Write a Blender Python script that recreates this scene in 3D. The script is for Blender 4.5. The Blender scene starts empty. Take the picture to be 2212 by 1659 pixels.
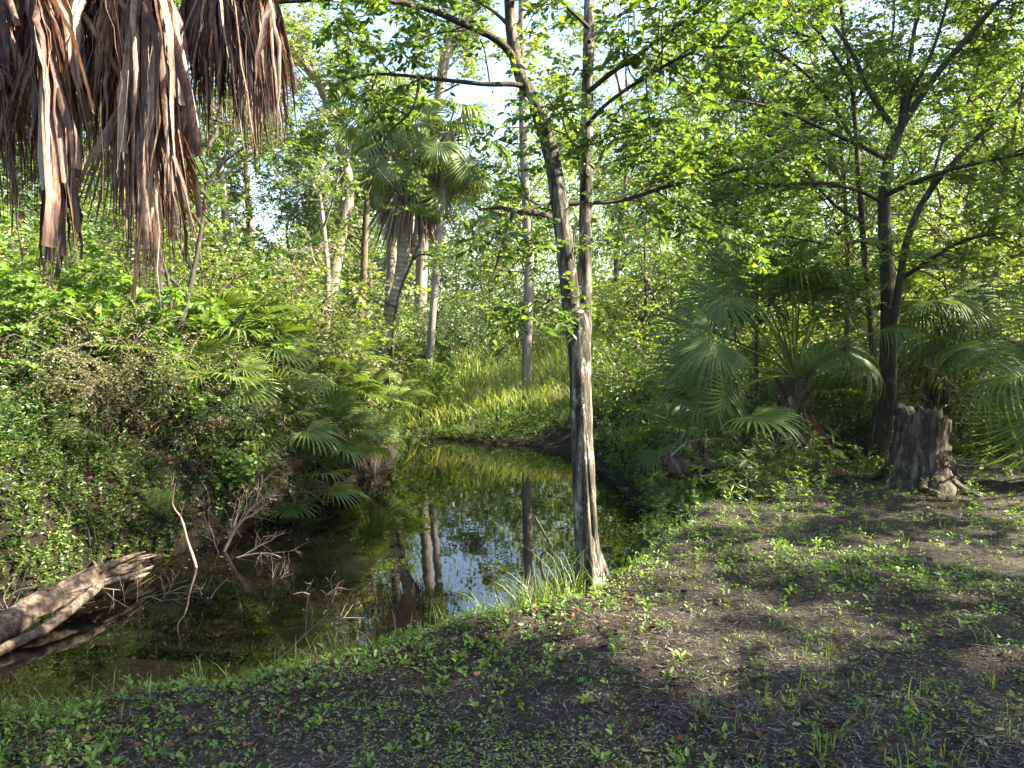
import bpy, math, numpy as np
from mathutils import Vector
PI = math.pi
sc = bpy.context.scene
col = sc.collection

# ------------------------------------------------------------------ camera
PITCH = math.atan((829.5-713)/1469.0)
CAM = np.array([0.0, 0.0, 1.6])
FW = np.array([0, math.cos(PITCH), -math.sin(PITCH)])
UP = np.array([0, math.sin(PITCH), math.cos(PITCH)])
RT = np.array([1.0, 0, 0])
def ray(dx, dy):
    return FW + (dx-1106)/1469.0*RT - (dy-829.5)/1469.0*UP
def P(dx, dy, d):
    return CAM + d*ray(dx, dy)
def onz(dx, dy, z):
    r = ray(dx, dy)
    return CAM + r*((z-CAM[2])/r[2])
cd = bpy.data.cameras.new('camera'); cam = bpy.data.objects.new('camera', cd); col.objects.link(cam)
cam.location = CAM; cam.rotation_euler = (PI/2-PITCH, 0, 0)
cd.sensor_fit = 'HORIZONTAL'; cd.angle = 2*math.atan(1106/1469.0); cd.clip_start = 0.05; cd.clip_end = 2000
sc.camera = cam

# ------------------------------------------------------------------ light
SUN_EL, SUN_AZ = math.radians(37), math.radians(92)      # azimuth clockwise from +Y
S = np.array([math.sin(SUN_AZ)*math.cos(SUN_EL), math.cos(SUN_AZ)*math.cos(SUN_EL), math.sin(SUN_EL)])
w = bpy.data.worlds.new('World'); sc.world = w; w.use_nodes = True
nt = w.node_tree; bgn = nt.nodes['Background']
sky = nt.nodes.new('ShaderNodeTexSky'); sky.sky_type = 'NISHITA'; sky.sun_disc = False
sky.sun_elevation = SUN_EL; sky.sun_rotation = SUN_AZ
sky.dust_density = 1.6; sky.ozone_density = .8
nt.links.new(sky.outputs[0], bgn.inputs[0]); bgn.inputs[1].default_value = 0.076
sl = bpy.data.lights.new('sun', 'SUN'); sl.energy = 5.0; sl.angle = math.radians(0.55); sl.color = (1, 0.91, 0.72)
so = bpy.data.objects.new('sun', sl); col.objects.link(so)
so.rotation_euler = Vector(-S).to_track_quat('-Z', 'Y').to_euler()
sc.view_settings.view_transform = 'Standard'; sc.view_settings.look = 'None'
sc.view_settings.exposure = 3.1; sc.view_settings.gamma = 1
cy = sc.cycles
cy.max_bounces = 8; cy.diffuse_bounces = 5; cy.glossy_bounces = 3; cy.transmission_bounces = 4; cy.transparent_max_bounces = 4
cy.sample_clamp_indirect = 6; cy.caustics_reflective = False; cy.caustics_refractive = False

# ------------------------------------------------------------------ materials
def nodes(name):
    m = bpy.data.materials.new(name); m.use_nodes = True
    n = m.node_tree.nodes; n.clear()
    out = n.new('ShaderNodeOutputMaterial')
    return m, m.node_tree, n, m.node_tree.links, out
def ramp(n, stops):
    r = n.new('ShaderNodeValToRGB'); e = r.color_ramp.elements
    while len(e) < len(stops): e.new(0.5)
    for k, (p, c) in enumerate(stops):
        e[k].position = p; e[k].color = (*c, 1)
    return r
def leaf_mat(name, stops, trans=0.45, tint=(1.3, 1.32, 0.42), gloss=0.035, rough=0.45, streak=0):
    m, t, n, l, out = nodes(name)
    a = n.new('ShaderNodeAttribute'); a.attribute_name = 'rnd'
    r = ramp(n, stops); l.new(a.outputs['Fac'], r.inputs[0])
    if streak:      # fibres running down the hanging ribbons
        tc = n.new('ShaderNodeTexCoord'); mp = n.new('ShaderNodeMapping'); mp.inputs['Scale'].default_value = (1, 1, .02); l.new(tc.outputs['Object'], mp.inputs[0])
        z = n.new('ShaderNodeTexNoise'); z.inputs['Scale'].default_value = streak; z.inputs['Detail'].default_value = 4; l.new(mp.outputs[0], z.inputs['Vector'])
        z2 = n.new('ShaderNodeTexNoise'); z2.inputs['Scale'].default_value = 9; z2.inputs['Detail'].default_value = 6; l.new(tc.outputs['Object'], z2.inputs['Vector'])
        k1 = n.new('ShaderNodeMath'); k1.operation = 'MULTIPLY_ADD'; k1.inputs[1].default_value = 1.5; k1.inputs[2].default_value = -.75; l.new(z.outputs[0], k1.inputs[0])
        k2 = n.new('ShaderNodeMath'); k2.operation = 'MULTIPLY_ADD'; k2.inputs[1].default_value = .9; k2.inputs[2].default_value = -.45; l.new(z2.outputs[0], k2.inputs[0])
        k3 = n.new('ShaderNodeMath'); l.new(k1.outputs[0], k3.inputs[0]); l.new(k2.outputs[0], k3.inputs[1])
        k4 = n.new('ShaderNodeMath'); l.new(k3.outputs[0], k4.inputs[0]); l.new(a.outputs['Fac'], k4.inputs[1]); l.new(k4.outputs[0], r.inputs[0])
    mu = n.new('ShaderNodeMix'); mu.data_type = 'RGBA'; mu.blend_type = 'MULTIPLY'; mu.inputs[0].default_value = 1
    mu.inputs[7].default_value = (*tint, 1); l.new(r.outputs[0], mu.inputs[6])
    d = n.new('ShaderNodeBsdfDiffuse'); tr = n.new('ShaderNodeBsdfTranslucent'); g = n.new('ShaderNodeBsdfGlossy')
    g.inputs['Roughness'].default_value = rough
    l.new(r.outputs[0], d.inputs[0]); l.new(mu.outputs[2], tr.inputs[0])
    m1 = n.new('ShaderNodeMixShader'); m1.inputs[0].default_value = trans
    l.new(d.outputs[0], m1.inputs[1]); l.new(tr.outputs[0], m1.inputs[2])
    m2 = n.new('ShaderNodeMixShader'); m2.inputs[0].default_value = gloss
    l.new(m1.outputs[0], m2.inputs[1]); l.new(g.outputs[0], m2.inputs[2])
    l.new(m2.outputs[0], out.inputs[0])
    return m
def bark_mat(name, stops, scale=9, stretch=0.14, bump=0.6, patch=None, patch_amt=0.6, ring=0.0, rough=0.9):
    m, t, n, l, out = nodes(name)
    tc = n.new('ShaderNodeTexCoord'); mp = n.new('ShaderNodeMapping'); mp.inputs['Scale'].default_value = (1, 1, stretch)
    l.new(tc.outputs['Object'], mp.inputs[0])
    nz = n.new('ShaderNodeTexNoise'); nz.inputs['Scale'].default_value = scale; nz.inputs['Detail'].default_value = 7
    nz.inputs['Roughness'].default_value = 0.68; l.new(mp.outputs[0], nz.inputs['Vector'])
    r = ramp(n, stops); l.new(nz.outputs[0], r.inputs[0])
    c = r.outputs[0]; h = nz.outputs[0]
    if ring:
        wv = n.new('ShaderNodeTexWave'); wv.bands_direction = 'Z'; wv.inputs['Scale'].default_value = ring
        wv.inputs['Distortion'].default_value = 2.5; wv.inputs['Detail'].default_value = 3
        l.new(tc.outputs['Object'], wv.inputs['Vector'])
        ad = n.new('ShaderNodeMath'); ad.operation = 'MULTIPLY_ADD'; ad.inputs[1].default_value = 0.16
        l.new(wv.outputs['Fac'], ad.inputs[0]); l.new(nz.outputs[0], ad.inputs[2]); h = ad.outputs[0]
        sb = n.new('ShaderNodeMath'); sb.operation = 'SUBTRACT'; sb.inputs[1].default_value = 0.08
        l.new(h, sb.inputs[0]); l.new(sb.outputs[0], r.inputs[0])
    if patch:
        n2 = n.new('ShaderNodeTexNoise'); n2.inputs['Scale'].default_value = 7; n2.inputs['Detail'].default_value = 8; n2.inputs['Roughness'].default_value = 0.75
        mp2 = n.new('ShaderNodeMapping'); mp2.inputs['Scale'].default_value = (1, 1, 0.55); l.new(tc.outputs['Object'], mp2.inputs[0])
        l.new(mp2.outputs[0], n2.inputs['Vector'])
        rr = ramp(n, [(0.54, (0, 0, 0)), (0.64, (1, 1, 1))]); l.new(n2.outputs[0], rr.inputs[0])
        sc_ = n.new('ShaderNodeMath'); sc_.operation = 'MULTIPLY'; sc_.inputs[1].default_value = patch_amt; l.new(rr.outputs[0], sc_.inputs[0])
        mx = n.new('ShaderNodeMix'); mx.data_type = 'RGBA'; l.new(sc_.outputs[0], mx.inputs[0]); l.new(c, mx.inputs[6]); mx.inputs[7].default_value = (*patch, 1)
        c = mx.outputs[2]
    b = n.new('ShaderNodeBsdfPrincipled'); b.inputs['Roughness'].default_value = rough; b.inputs['Specular IOR Level'].default_value = 0.25
    l.new(c, b.inputs['Base Color'])
    bp = n.new('ShaderNodeBump'); bp.inputs['Strength'].default_value = bump; bp.inputs['Distance'].default_value = 0.03
    l.new(h, bp.inputs['Height']); l.new(bp.outputs[0], b.inputs['Normal'])
    l.new(b.outputs[0], out.inputs[0])
    return m
M = {}
M['leaf'] = leaf_mat('leaf_green', [(0, (.042, .085, .018)), (.5, (.088, .145, .023)), (.975, (.14, .205, .035)), (1, (.22, .19, .04))], trans=.52)
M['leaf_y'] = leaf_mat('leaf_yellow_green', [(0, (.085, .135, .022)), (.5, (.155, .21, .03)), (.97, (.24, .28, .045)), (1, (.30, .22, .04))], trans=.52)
M['leaf_b'] = leaf_mat('leaf_bright', [(0, (.07, .14, .02)), (.6, (.12, .21, .025)), (1, (.18, .25, .04))], trans=.45)
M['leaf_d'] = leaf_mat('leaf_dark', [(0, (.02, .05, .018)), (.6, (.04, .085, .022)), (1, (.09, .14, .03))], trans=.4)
M['leaf_o'] = leaf_mat('leaf_olive', [(0, (.05, .07, .025)), (.5, (.10, .12, .04)), (.8, (.16, .14, .06)), (1, (.25, .16, .09))], trans=.4)
M['frond'] = leaf_mat('frond_green', [(0, (.045, .08, .022)), (.6, (.095, .14, .034)), (.93, (.17, .2, .045)), (1, (.25, .2, .08))], trans=.4, gloss=.022, rough=.4)
M['palmetto'] = leaf_mat('palmetto_green', [(0, (.06, .10, .025)), (.6, (.12, .165, .04)), (.9, (.19, .21, .06)), (1, (.28, .21, .09))], trans=.4, gloss=.025, rough=.4)
M['dead'] = leaf_mat('dead_frond', [(0, (.022, .010, .007)), (.3, (.06, .026, .016)), (.6, (.15, .08, .05)), (.85, (.24, .165, .11)), (1, (.25, .22, .19))], trans=.22, tint=(1.25, .85, .5), gloss=.03, rough=.5, streak=150)
M['litter'] = leaf_mat('leaf_litter', [(0, (.03, .016, .012)), (.4, (.065, .032, .022)), (.75, (.11, .06, .038)), (.95, (.18, .12, .075)), (1, (.26, .21, .15))], trans=.1, tint=(1, 1, 1), gloss=.012)
M['debris'] = leaf_mat('debris', [(0, (.02, .017, .014)), (.5, (.06, .05, .042)), (.8, (.10, .09, .078)), (1, (.19, .175, .155))], trans=.05, tint=(1, 1, 1), gloss=.02)
M['grass'] = leaf_mat('grass_blade', [(0, (.06, .11, .02)), (.6, (.12, .18, .03)), (1, (.24, .24, .06))], trans=.45)
M['meadow'] = leaf_mat('meadow_blade', [(0, (.10, .165, .03)), (.5, (.21, .275, .055)), (.85, (.34, .35, .11)), (1, (.48, .42, .2))], trans=.45)
M['straw'] = leaf_mat('straw', [(0, (.14, .09, .05)), (.6, (.28, .2, .11)), (1, (.42, .34, .22))], trans=.2, tint=(1, 1, 1))
M['bark'] = bark_mat('bark_dark_lichen', [(.4, (.016, .014, .011)), (.52, (.06, .051, .038)), (.63, (.19, .16, .12)), (.8, (.44, .39, .30))], scale=20, stretch=.2, patch=(.40, .40, .34), patch_amt=.75, bump=1)
M['bark_br'] = bark_mat('bark_branch', [(.3, (.018, .015, .012)), (.6, (.045, .036, .026)), (.8, (.11, .09, .065))], scale=18, patch=(.10, .12, .05), patch_amt=.6)
M['bark_grey'] = bark_mat('bark_grey', [(.25, (.06, .05, .04)), (.5, (.16, .135, .11)), (.75, (.32, .28, .235))], scale=7)
M['bark_brown'] = bark_mat('bark_brown', [(.25, (.035, .026, .018)), (.55, (.10, .075, .05)), (.8, (.22, .17, .12))], scale=9)
M['palm_trunk'] = bark_mat('palm_trunk_rings', [(.2, (.04, .034, .028)), (.5, (.15, .125, .10)), (.8, (.32, .27, .22))], scale=6, stretch=.8, ring=2.6)
M['boot'] = bark_mat('palm_boots', [(.25, (.02, .016, .012)), (.55, (.07, .05, .035)), (.85, (.19, .14, .10))], scale=12, stretch=.5)
M['dead_wood'] = bark_mat('dead_wood_weathered', [(.3, (.03, .022, .016)), (.47, (.075, .055, .04)), (.6, (.15, .112, .085)), (.78, (.29, .23, .18))], scale=22, stretch=.6, bump=.8)
M['dead_twig'] = bark_mat('dead_twig', [(.25, (.07, .048, .04)), (.55, (.2, .145, .12)), (.8, (.36, .29, .25))], scale=12)
M['stump'] = bark_mat('stump_wood', [(.3, (.010, .008, .006)), (.5, (.04, .03, .021)), (.62, (.12, .092, .066)), (.8, (.30, .24, .18))], scale=16, stretch=.12, patch=(.2, .18, .14), patch_amt=.35, bump=1)

def ground_material():
    m, t, n, l, out = nodes('forest_soil')
    tc = n.new('ShaderNodeTexCoord')
    def noise(s, d=8, r=.65):
        z = n.new('ShaderNodeTexNoise'); z.inputs['Scale'].default_value = s; z.inputs['Detail'].default_value = d; z.inputs['Roughness'].default_value = r
        l.new(tc.outputs['Object'], z.inputs['Vector']); return z
    a = noise(1.1); b = noise(26, 6, .8); c = noise(120, 3, .7)
    r1 = ramp(n, [(.32, (.022, .0175, .013)), (.53, (.056, .0455, .034)), (.7, (.16, .136, .105))])
    r2 = ramp(n, [(.35, (.014, .0105, .008)), (.5, (.033, .025, .0185)), (.66, (.09, .068, .05))])
    l.new(b.outputs[0], r1.inputs[0]); l.new(b.outputs[0], r2.inputs[0])
    rr = ramp(n, [(.42, (0, 0, 0)), (.6, (1, 1, 1))]); l.new(a.outputs[0], rr.inputs[0])
    mx = n.new('ShaderNodeMix'); mx.data_type = 'RGBA'; l.new(rr.outputs[0], mx.inputs[0]); l.new(r2.outputs[0], mx.inputs[6]); l.new(r1.outputs[0], mx.inputs[7])
    r3 = ramp(n, [(.3, (.55, .55, .55)), (.6, (1, 1, 1)), (.78, (2.3, 2.2, 2.1))]); l.new(c.outputs[0], r3.inputs[0])
    mu = n.new('ShaderNodeMix'); mu.data_type = 'RGBA'; mu.blend_type = 'MULTIPLY'; mu.inputs[0].default_value = .8; mu.clamp_result = False
    l.new(mx.outputs[2], mu.inputs[6]); l.new(r3.outputs[0], mu.inputs[7])
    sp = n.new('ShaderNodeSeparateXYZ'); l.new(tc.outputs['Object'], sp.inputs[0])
    my = n.new('ShaderNodeMapRange'); my.inputs[1].default_value = 6.3; my.inputs[2].default_value = 7.3  # bank soil across the pond is darkened to stand in for shade
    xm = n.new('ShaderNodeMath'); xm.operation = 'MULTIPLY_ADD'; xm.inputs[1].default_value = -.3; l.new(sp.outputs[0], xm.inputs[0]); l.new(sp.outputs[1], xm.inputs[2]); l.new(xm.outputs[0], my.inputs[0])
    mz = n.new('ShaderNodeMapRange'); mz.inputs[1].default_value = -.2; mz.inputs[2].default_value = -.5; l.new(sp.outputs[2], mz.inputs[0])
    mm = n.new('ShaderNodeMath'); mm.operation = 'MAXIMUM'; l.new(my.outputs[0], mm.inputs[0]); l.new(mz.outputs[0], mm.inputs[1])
    shade_mud = ramp(n, [(.35, (.007, .005, .004)), (.55, (.022, .015, .010)), (.7, (.06, .04, .026))]); l.new(b.outputs[0], shade_mud.inputs[0])  # dark tone: bank shade painted into the soil, plus wet mud near water
    mo = n.new('ShaderNodeMix'); mo.data_type = 'RGBA'; l.new(mm.outputs[0], mo.inputs[0]); l.new(mu.outputs[2], mo.inputs[6]); l.new(shade_mud.outputs[0], mo.inputs[7]); mu = mo
    p = n.new('ShaderNodeBsdfPrincipled'); p.inputs['Roughness'].default_value = .92; p.inputs['Specular IOR Level'].default_value = .2
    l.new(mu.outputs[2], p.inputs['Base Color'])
    ad = n.new('ShaderNodeMath'); ad.operation = 'MULTIPLY_ADD'; ad.inputs[1].default_value = .35; l.new(c.outputs[0], ad.inputs[0]); l.new(b.outputs[0], ad.inputs[2])
    bp = n.new('ShaderNodeBump'); bp.inputs['Strength'].default_value = 1; bp.inputs['Distance'].default_value = .05
    l.new(ad.outputs[0], bp.inputs['Height']); l.new(bp.outputs[0], p.inputs['Normal']); l.new(p.outputs[0], out.inputs[0])
    return m
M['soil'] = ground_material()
def water_material():
    m, t, n, l, out = nodes('pond_water')
    tc = n.new('ShaderNodeTexCoord')
    nz = n.new('ShaderNodeTexNoise'); nz.inputs['Scale'].default_value = 1.6; nz.inputs['Detail'].default_value = 3; l.new(tc.outputs['Object'], nz.inputs['Vector'])
    n2 = n.new('ShaderNodeTexNoise'); n2.inputs['Scale'].default_value = .55; n2.inputs['Detail'].default_value = 4; l.new(tc.outputs['Object'], n2.inputs['Vector'])
    r = ramp(n, [(.38, (.0015, .0014, .001)), (.7, (.006, .0055, .0038))]); l.new(n2.outputs[0], r.inputs[0])
    p = n.new('ShaderNodeBsdfPrincipled'); p.inputs['Roughness'].default_value = .015; p.inputs['IOR'].default_value = 1.7
    l.new(r.outputs[0], p.inputs['Base Color'])
    bp = n.new('ShaderNodeBump'); bp.inputs['Strength'].default_value = .05; bp.inputs['Distance'].default_value = .05
    l.new(nz.outputs[0], bp.inputs['Height']); l.new(bp.outputs[0], p.inputs['Normal']); l.new(p.outputs[0], out.inputs[0])
    return m
M['water'] = water_material()

# ------------------------------------------------------------------ mesh helpers
def nrm(v):
    v = np.asarray(v, float)
    return v/np.maximum(np.linalg.norm(v, axis=-1, keepdims=True), 1e-9)
def crs(a, b): return np.cross(a, b)
class MB:
    def __init__(s): s.v = []; s.f = []; s.k = []; s.r = []; s.n = 0
    def add(s, verts, faces, rnd=None):
        """verts (N,3); faces (M,k) int"""
        verts = np.asarray(verts, float).reshape(-1, 3); faces = np.asarray(faces, int)
        s.v.append(verts); s.r.append(np.zeros(len(verts)) if rnd is None else np.asarray(rnd, float).reshape(-1))
        s.f.append((faces+s.n).reshape(-1)); s.k.append(np.full(len(faces), faces.shape[1])); s.n += len(verts)
    def addf(s, faces):   # more faces on the last verts
        faces = np.asarray(faces, int); base = s.n-len(s.v[-1])
        s.f.append((faces+base).reshape(-1)); s.k.append(np.full(len(faces), faces.shape[1]))
    def build(s, name, mat, parent=None, smooth=False):
        me = bpy.data.meshes.new(name)
        if s.n:
            v = np.concatenate(s.v)
            if parent is not None: v = v-np.array(parent.location)
            f = np.concatenate(s.f); k = np.concatenate(s.k)
            me.vertices.add(len(v)); me.vertices.foreach_set('co', v.astype(np.float32).ravel())
            me.loops.add(len(f)); me.loops.foreach_set('vertex_index', f.astype(np.int32))
            me.polygons.add(len(k)); me.polygons.foreach_set('loop_start', np.concatenate([[0], np.cumsum(k)[:-1]]).astype(np.int32))
            if smooth: me.polygons.foreach_set('use_smooth', np.ones(len(k), bool))
            at = me.attributes.new('rnd', 'FLOAT', 'POINT'); at.data.foreach_set('value', np.concatenate(s.r).astype(np.float32))
            me.update(calc_edges=True)
        me.materials.append(mat)
        o = bpy.data.objects.new(name, me); col.objects.link(o)
        if parent is not None: o.parent = parent
        return o
def tag(o, label=None, cat=None, group=None, kind=None):
    if label: o['label'] = label
    if cat: o['category'] = cat
    if group: o['group'] = group
    if kind: o['kind'] = kind
    return o
def thing(name, label, cat, loc=(0, 0, 0), group=None):
    o = bpy.data.objects.new(name, None); o.location = [float(q) for q in loc]; o.empty_display_size = .2; col.objects.link(o)
    return tag(o, label, cat, group)
def copy_thing(root, loc, rz, scale, label, name=None, tilt=(0, 0)):
    r = root.copy(); col.objects.link(r); r.location = [float(q) for q in loc]; r.rotation_euler = (tilt[0], tilt[1], rz)
    r.scale = (scale,)*3 if np.isscalar(scale) else scale
    r['label'] = label
    for ch in list(root.children):
        c = ch.copy(); col.objects.link(c); c.parent = r
    return r
def spline(ctrl, n):
    c = np.asarray(ctrl, float); m = len(c)
    p = np.vstack([2*c[0]-c[1], c, 2*c[-1]-c[-2]])
    u = np.linspace(0, m-1-1e-6, n); i = u.astype(int); t = (u-i)[:, None]
    a, b, d, e = p[i], p[i+1], p[i+2], p[i+3]
    return .5*((2*b)+(-a+d)*t+(2*a-5*b+4*d-e)*t*t+(-a+3*b-3*d+e)*t**3)
def tangents(paths):
    t = np.empty_like(paths); t[..., 1:-1, :] = paths[..., 2:, :]-paths[..., :-2, :]
    t[..., 0, :] = paths[..., 1, :]-paths[..., 0, :]; t[..., -1, :] = paths[..., -1, :]-paths[..., -2, :]
    return nrm(t)
def tubes(mb, paths, radii, sides=4, cap=False, rough=0, rng=None):
    paths = np.asarray(paths, float)
    if paths.ndim == 2: paths = paths[None]; radii = np.asarray(radii)[None]
    Mn, n = paths.shape[:2]
    if Mn == 0: return
    t = tangents(paths)
    mean = nrm(paths[:, -1]-paths[:, 0])
    ref = np.where(np.abs(mean[:, 2:3]) > .75, np.array([[1., 0, 0]]), np.array([[0., 0, 1]]))
    ref = np.repeat(ref[:, None], n, 1)
    x = nrm(crs(t, ref)); y = crs(t, x)
    a = np.linspace(0, 2*PI, sides, endpoint=False)
    rr = radii[..., None]*np.ones(sides)
    if rough: rr = rr*(1+rough*rng.normal(size=rr.shape))
    v = paths[:, :, None]+rr[..., None]*(np.cos(a)[None, None, :, None]*x[:, :, None]+np.sin(a)[None, None, :, None]*y[:, :, None])
    j = np.arange(sides); jn = (j+1) % sides
    ring = (np.arange(n-1)[:, None]*sides)
    q = np.stack([ring+j, ring+jn, ring+sides+jn, ring+sides+j], -1).reshape(-1, 4)
    f = (np.arange(Mn)[:, None, None]*n*sides+q[None]).reshape(-1, 4)
    mb.add(v.reshape(-1, 3), f, np.repeat(np.random.RandomState(1).rand(Mn), n*sides))
    if cap:
        e = (np.arange(Mn)[:, None]*n*sides+(n-1)*sides+j[None]); mb.addf(e)
def strips(mb, paths, widths, side, fold=.25, rnd=None):
    """leaf-like ribbons with a V fold: paths (M,n,3) widths (M,n) side (M,3) or (M,n,3)"""
    Mn, n = paths.shape[:2]
    t = tangents(paths)
    if side.ndim == 2: side = np.repeat(side[:, None], n, 1)
    side = nrm(side-t*(side*t).sum(-1, keepdims=True)); nn = crs(side, t)
    h = widths[..., None]*.5
    v = np.stack([paths-side*h+nn*h*fold*2, paths, paths+side*h+nn*h*fold*2], 2)
    i = np.arange(n-1)[:, None]*3; q = np.array([[0, 1, 4, 3], [1, 2, 5, 4]])
    q = (i[:, None]+q[None]).reshape(-1, 4)
    f = (np.arange(Mn)[:, None, None]*n*3+q[None]).reshape(-1, 4)
    if rnd is None: rnd = np.random.RandomState(Mn).rand(Mn)
    mb.add(v.reshape(-1, 3), f, np.repeat(rnd, n*3))
KITE = (np.array([(0, 0, 0), (.27, .42, .07), (0, 1, -.06), (-.27, .42, .07)]), [(0, 1, 2), (0, 2, 3)])
OVAL = (np.array([(0, 0, 0), (.2, .2, .06), (.22, .6, .06), (0, 1, -.1), (-.22, .6, .06), (-.2, .2, .06)]), [(0, 1, 2, 3), (0, 3, 4, 5)])
LANCE = (np.array([(0, 0, 0), (.1, .3, .03), (.08, .65, .0), (0, 1, -.12), (-.08, .65, .0), (-.1, .3, .03)]), [(0, 1, 2, 3), (0, 3, 4, 5)])
MAPLE = (np.array([(0, 0, 0), (.2, .02, .02), (.48, .18, .06), (.26, .36, .03), (.42, .68, .07), (.16, .62, .02), (0, 1, -.05), (-.16, .62, .02), (-.42, .68, .07), (-.26, .36, .03), (-.48, .18, .06), (-.2, .02, .02)]), [(0, 1, 2, 3, 4, 5, 6), (0, 6, 7, 8, 9, 10, 11)])
CURL = (np.array([(0, 0, .06), (.25, .25, .12), (.2, .65, .14), (0, 1, .2), (-.2, .65, .0), (-.25, .25, .05)]), [(0, 1, 2, 3), (0, 3, 4, 5)])
def leaves(mb, pos, d, n, size, tpl, rng, rnd=None):
    tv, tp = tpl; N = len(pos); K = len(tv)
    d = nrm(d); s = nrm(crs(d, n)); n = crs(s, d)
    size = np.broadcast_to(size, (N,))[:, None, None]
    v = pos[:, None]+size*(tv[None, :, 0:1]*s[:, None]+tv[None, :, 1:2]*d[:, None]+tv[None, :, 2:3]*n[:, None])
    if rnd is None: rnd = rng.rand(N)
    base = (np.arange(N)*K)[:, None]
    mb.add(v.reshape(-1, 3), base+np.array(tp[0])[None], np.repeat(rnd, K)); mb.addf(base+np.array(tp[1])[None])
def rv(rng, N): return nrm(rng.normal(size=(N, 3)))
def kids(paths, per, t0, t1, ang, L, rng, up=0., flat=1.):
    """child starts / directions / lengths / t from parent paths"""
    Mn, n = paths.shape[:2]; N = Mn*per
    pi = np.repeat(np.arange(Mn), per)
    t = (t0+(t1-t0)*((np.tile(np.arange(per), Mn)+rng.rand(N))/per)); u = t*(n-1); i = np.minimum(u.astype(int), n-2); fr = (u-i)[:, None]
    pos = paths[pi, i]*(1-fr)+paths[pi, i+1]*fr; tan = nrm(paths[pi, i+1]-paths[pi, i])
    r = rv(rng, N); r = nrm(r-tan*(r*tan).sum(-1, keepdims=True))
    a = np.radians(ang*(.7+.6*rng.rand(N)))[:, None]
    d = np.cos(a)*tan+np.sin(a)*r; d[:, 2] = d[:, 2]*flat+up
    ln = L*(.6+.8*rng.rand(N))*(1.1-.5*t)
    return pos, nrm(d), ln, t
def curves(pos, d, ln, n, rng, wob=.25, grav=0.):
    N = len(pos); out = np.empty((N, n, 3)); out[:, 0] = pos; dd = d.copy()
    for k in range(1, n):
        dd = nrm(dd+wob*rng.normal(size=(N, 3))+np.array([0, 0, grav])); out[:, k] = out[:, k-1]+dd*(ln/(n-1))[:, None]
    return out
def taper(N, n, r0, r1):
    return np.broadcast_to(np.asarray(r0, float).reshape(-1, 1)*np.linspace(1, 0, n)[None]+np.asarray(r1, float).reshape(-1, 1)*np.linspace(0, 1, n)[None], (N, n))
def twig_leaves(mb, paths, per, t0, size, tpl, rng, flat=.8, jit=.5, droop=0.):
    Mn, n = paths.shape[:2]; N = Mn*per
    pi = np.repeat(np.arange(Mn), per); kk = np.tile(np.arange(per), Mn)
    t = t0+(1-t0)*(kk+rng.rand(N)*.8)/per; u = t*(n-1); i = np.minimum(u.astype(int), n-2); fr = (u-i)[:, None]
    pos = paths[pi, i]*(1-fr)+paths[pi, i+1]*fr; tan = nrm(paths[pi, i+1]-paths[pi, i])
    upv = np.array([0, 0, 1.]); side = nrm(crs(tan, upv)+1e-3)
    sg = np.where(kk % 2 == 0, 1., -1.)[:, None]
    d = nrm(.55*tan+sg*.85*side+jit*.6*rng.normal(size=(N, 3))+np.array([0, 0, -droop]))
    nn = nrm(flat*upv+(1-flat)*rng.normal(size=(N, 3))*1.2+.25*rng.normal(size=(N, 3)))
    leaves(mb, pos, d, nn, size*(.6+.7*rng.rand(N)), tpl, rng)

# ------------------------------------------------------------------ terrain
WZ = -0.8
left_px = [(-60, 1330), (90, 1290), (230, 1235), (370, 1200), (480, 1165), (600, 1110), (670, 1078), (750, 1045), (845, 1010), (858, 975), (862, 943)]
far_px = [(862, 943), (950, 946), (1060, 960), (1150, 964), (1240, 985)]
right_px = [(1240, 985), (1300, 1020), (1350, 1070), (1410, 1125), (1435, 1180), (1400, 1215)]
LIP = [onz(a, b, -.1) for a, b in [(0, 1548), (130, 1530), (250, 1500), (430, 1468), (560, 1430), (700, 1400), (800, 1388), (900, 1348), (1060, 1330), (1200, 1300), (1260, 1245), (1330, 1222), (1400, 1215)]]
Lw = [onz(a, b, WZ)[:2] for a, b in left_px]; Fw_ = [onz(a, b, WZ)[:2] for a, b in far_px]; Rw = [onz(a, b, WZ)[:2] for a, b in right_px]
Lw = [np.array([-16., 7.2]), np.array([-9., 6.6])]+Lw
near = [p[:2]+np.array([-.12, .5]) for p in LIP[:-1]]+[Rw[-1]]
near = [np.array([-16., 4.6]), np.array([-6., 3.6])]+near
def segs(pts): return [(pts[i], pts[i+1]) for i in range(len(pts)-1)]
EDGES = [segs(Lw), segs(Fw_), segs(Rw), segs(near)]
POLY = np.array(Lw+Fw_[1:]+Rw[1:]+near[::-1][1:])
def seg_dist(x, y, ss):
    best = np.full(x.shape, 1e9)
    for a, b in ss:
        d = b-a; L2 = d@d; t = np.clip(((x-a[0])*d[0]+(y-a[1])*d[1])/L2, 0, 1)
        best = np.minimum(best, np.hypot(x-a[0]-t*d[0], y-a[1]-t*d[1]))
    return best
def inside(x, y):
    r = np.zeros(x.shape, bool); n = len(POLY)
    for i in range(n):
        x1, y1 = POLY[i]; x2, y2 = POLY[(i+1) % n]
        c = ((y1 > y) != (y2 > y)) & (x < (x2-x1)*(y-y1)/(y2-y1+1e-12)+x1); r ^= c
    return r
NS = np.random.RandomState(5)
NK = [(NS.uniform(0, 2*PI), s, NS.uniform(0, 6.28), a) for s, a in [(.5, .05), (.9, .04), (1.7, .018), (2.9, .012), (4.3, .011), (6.5, .010), (9.5, .009), (13, .008), (19, .006)] for _ in range(3)]
def noise2(x, y):
    z = 0
    for a, s, p, am in NK: z = z+am*np.sin(s*(x*math.cos(a)+y*math.sin(a))+p)
    return z
BH = [(.62, 1.25), (-.45, 1.6), (.0, .75), (.0, .85)]
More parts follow.
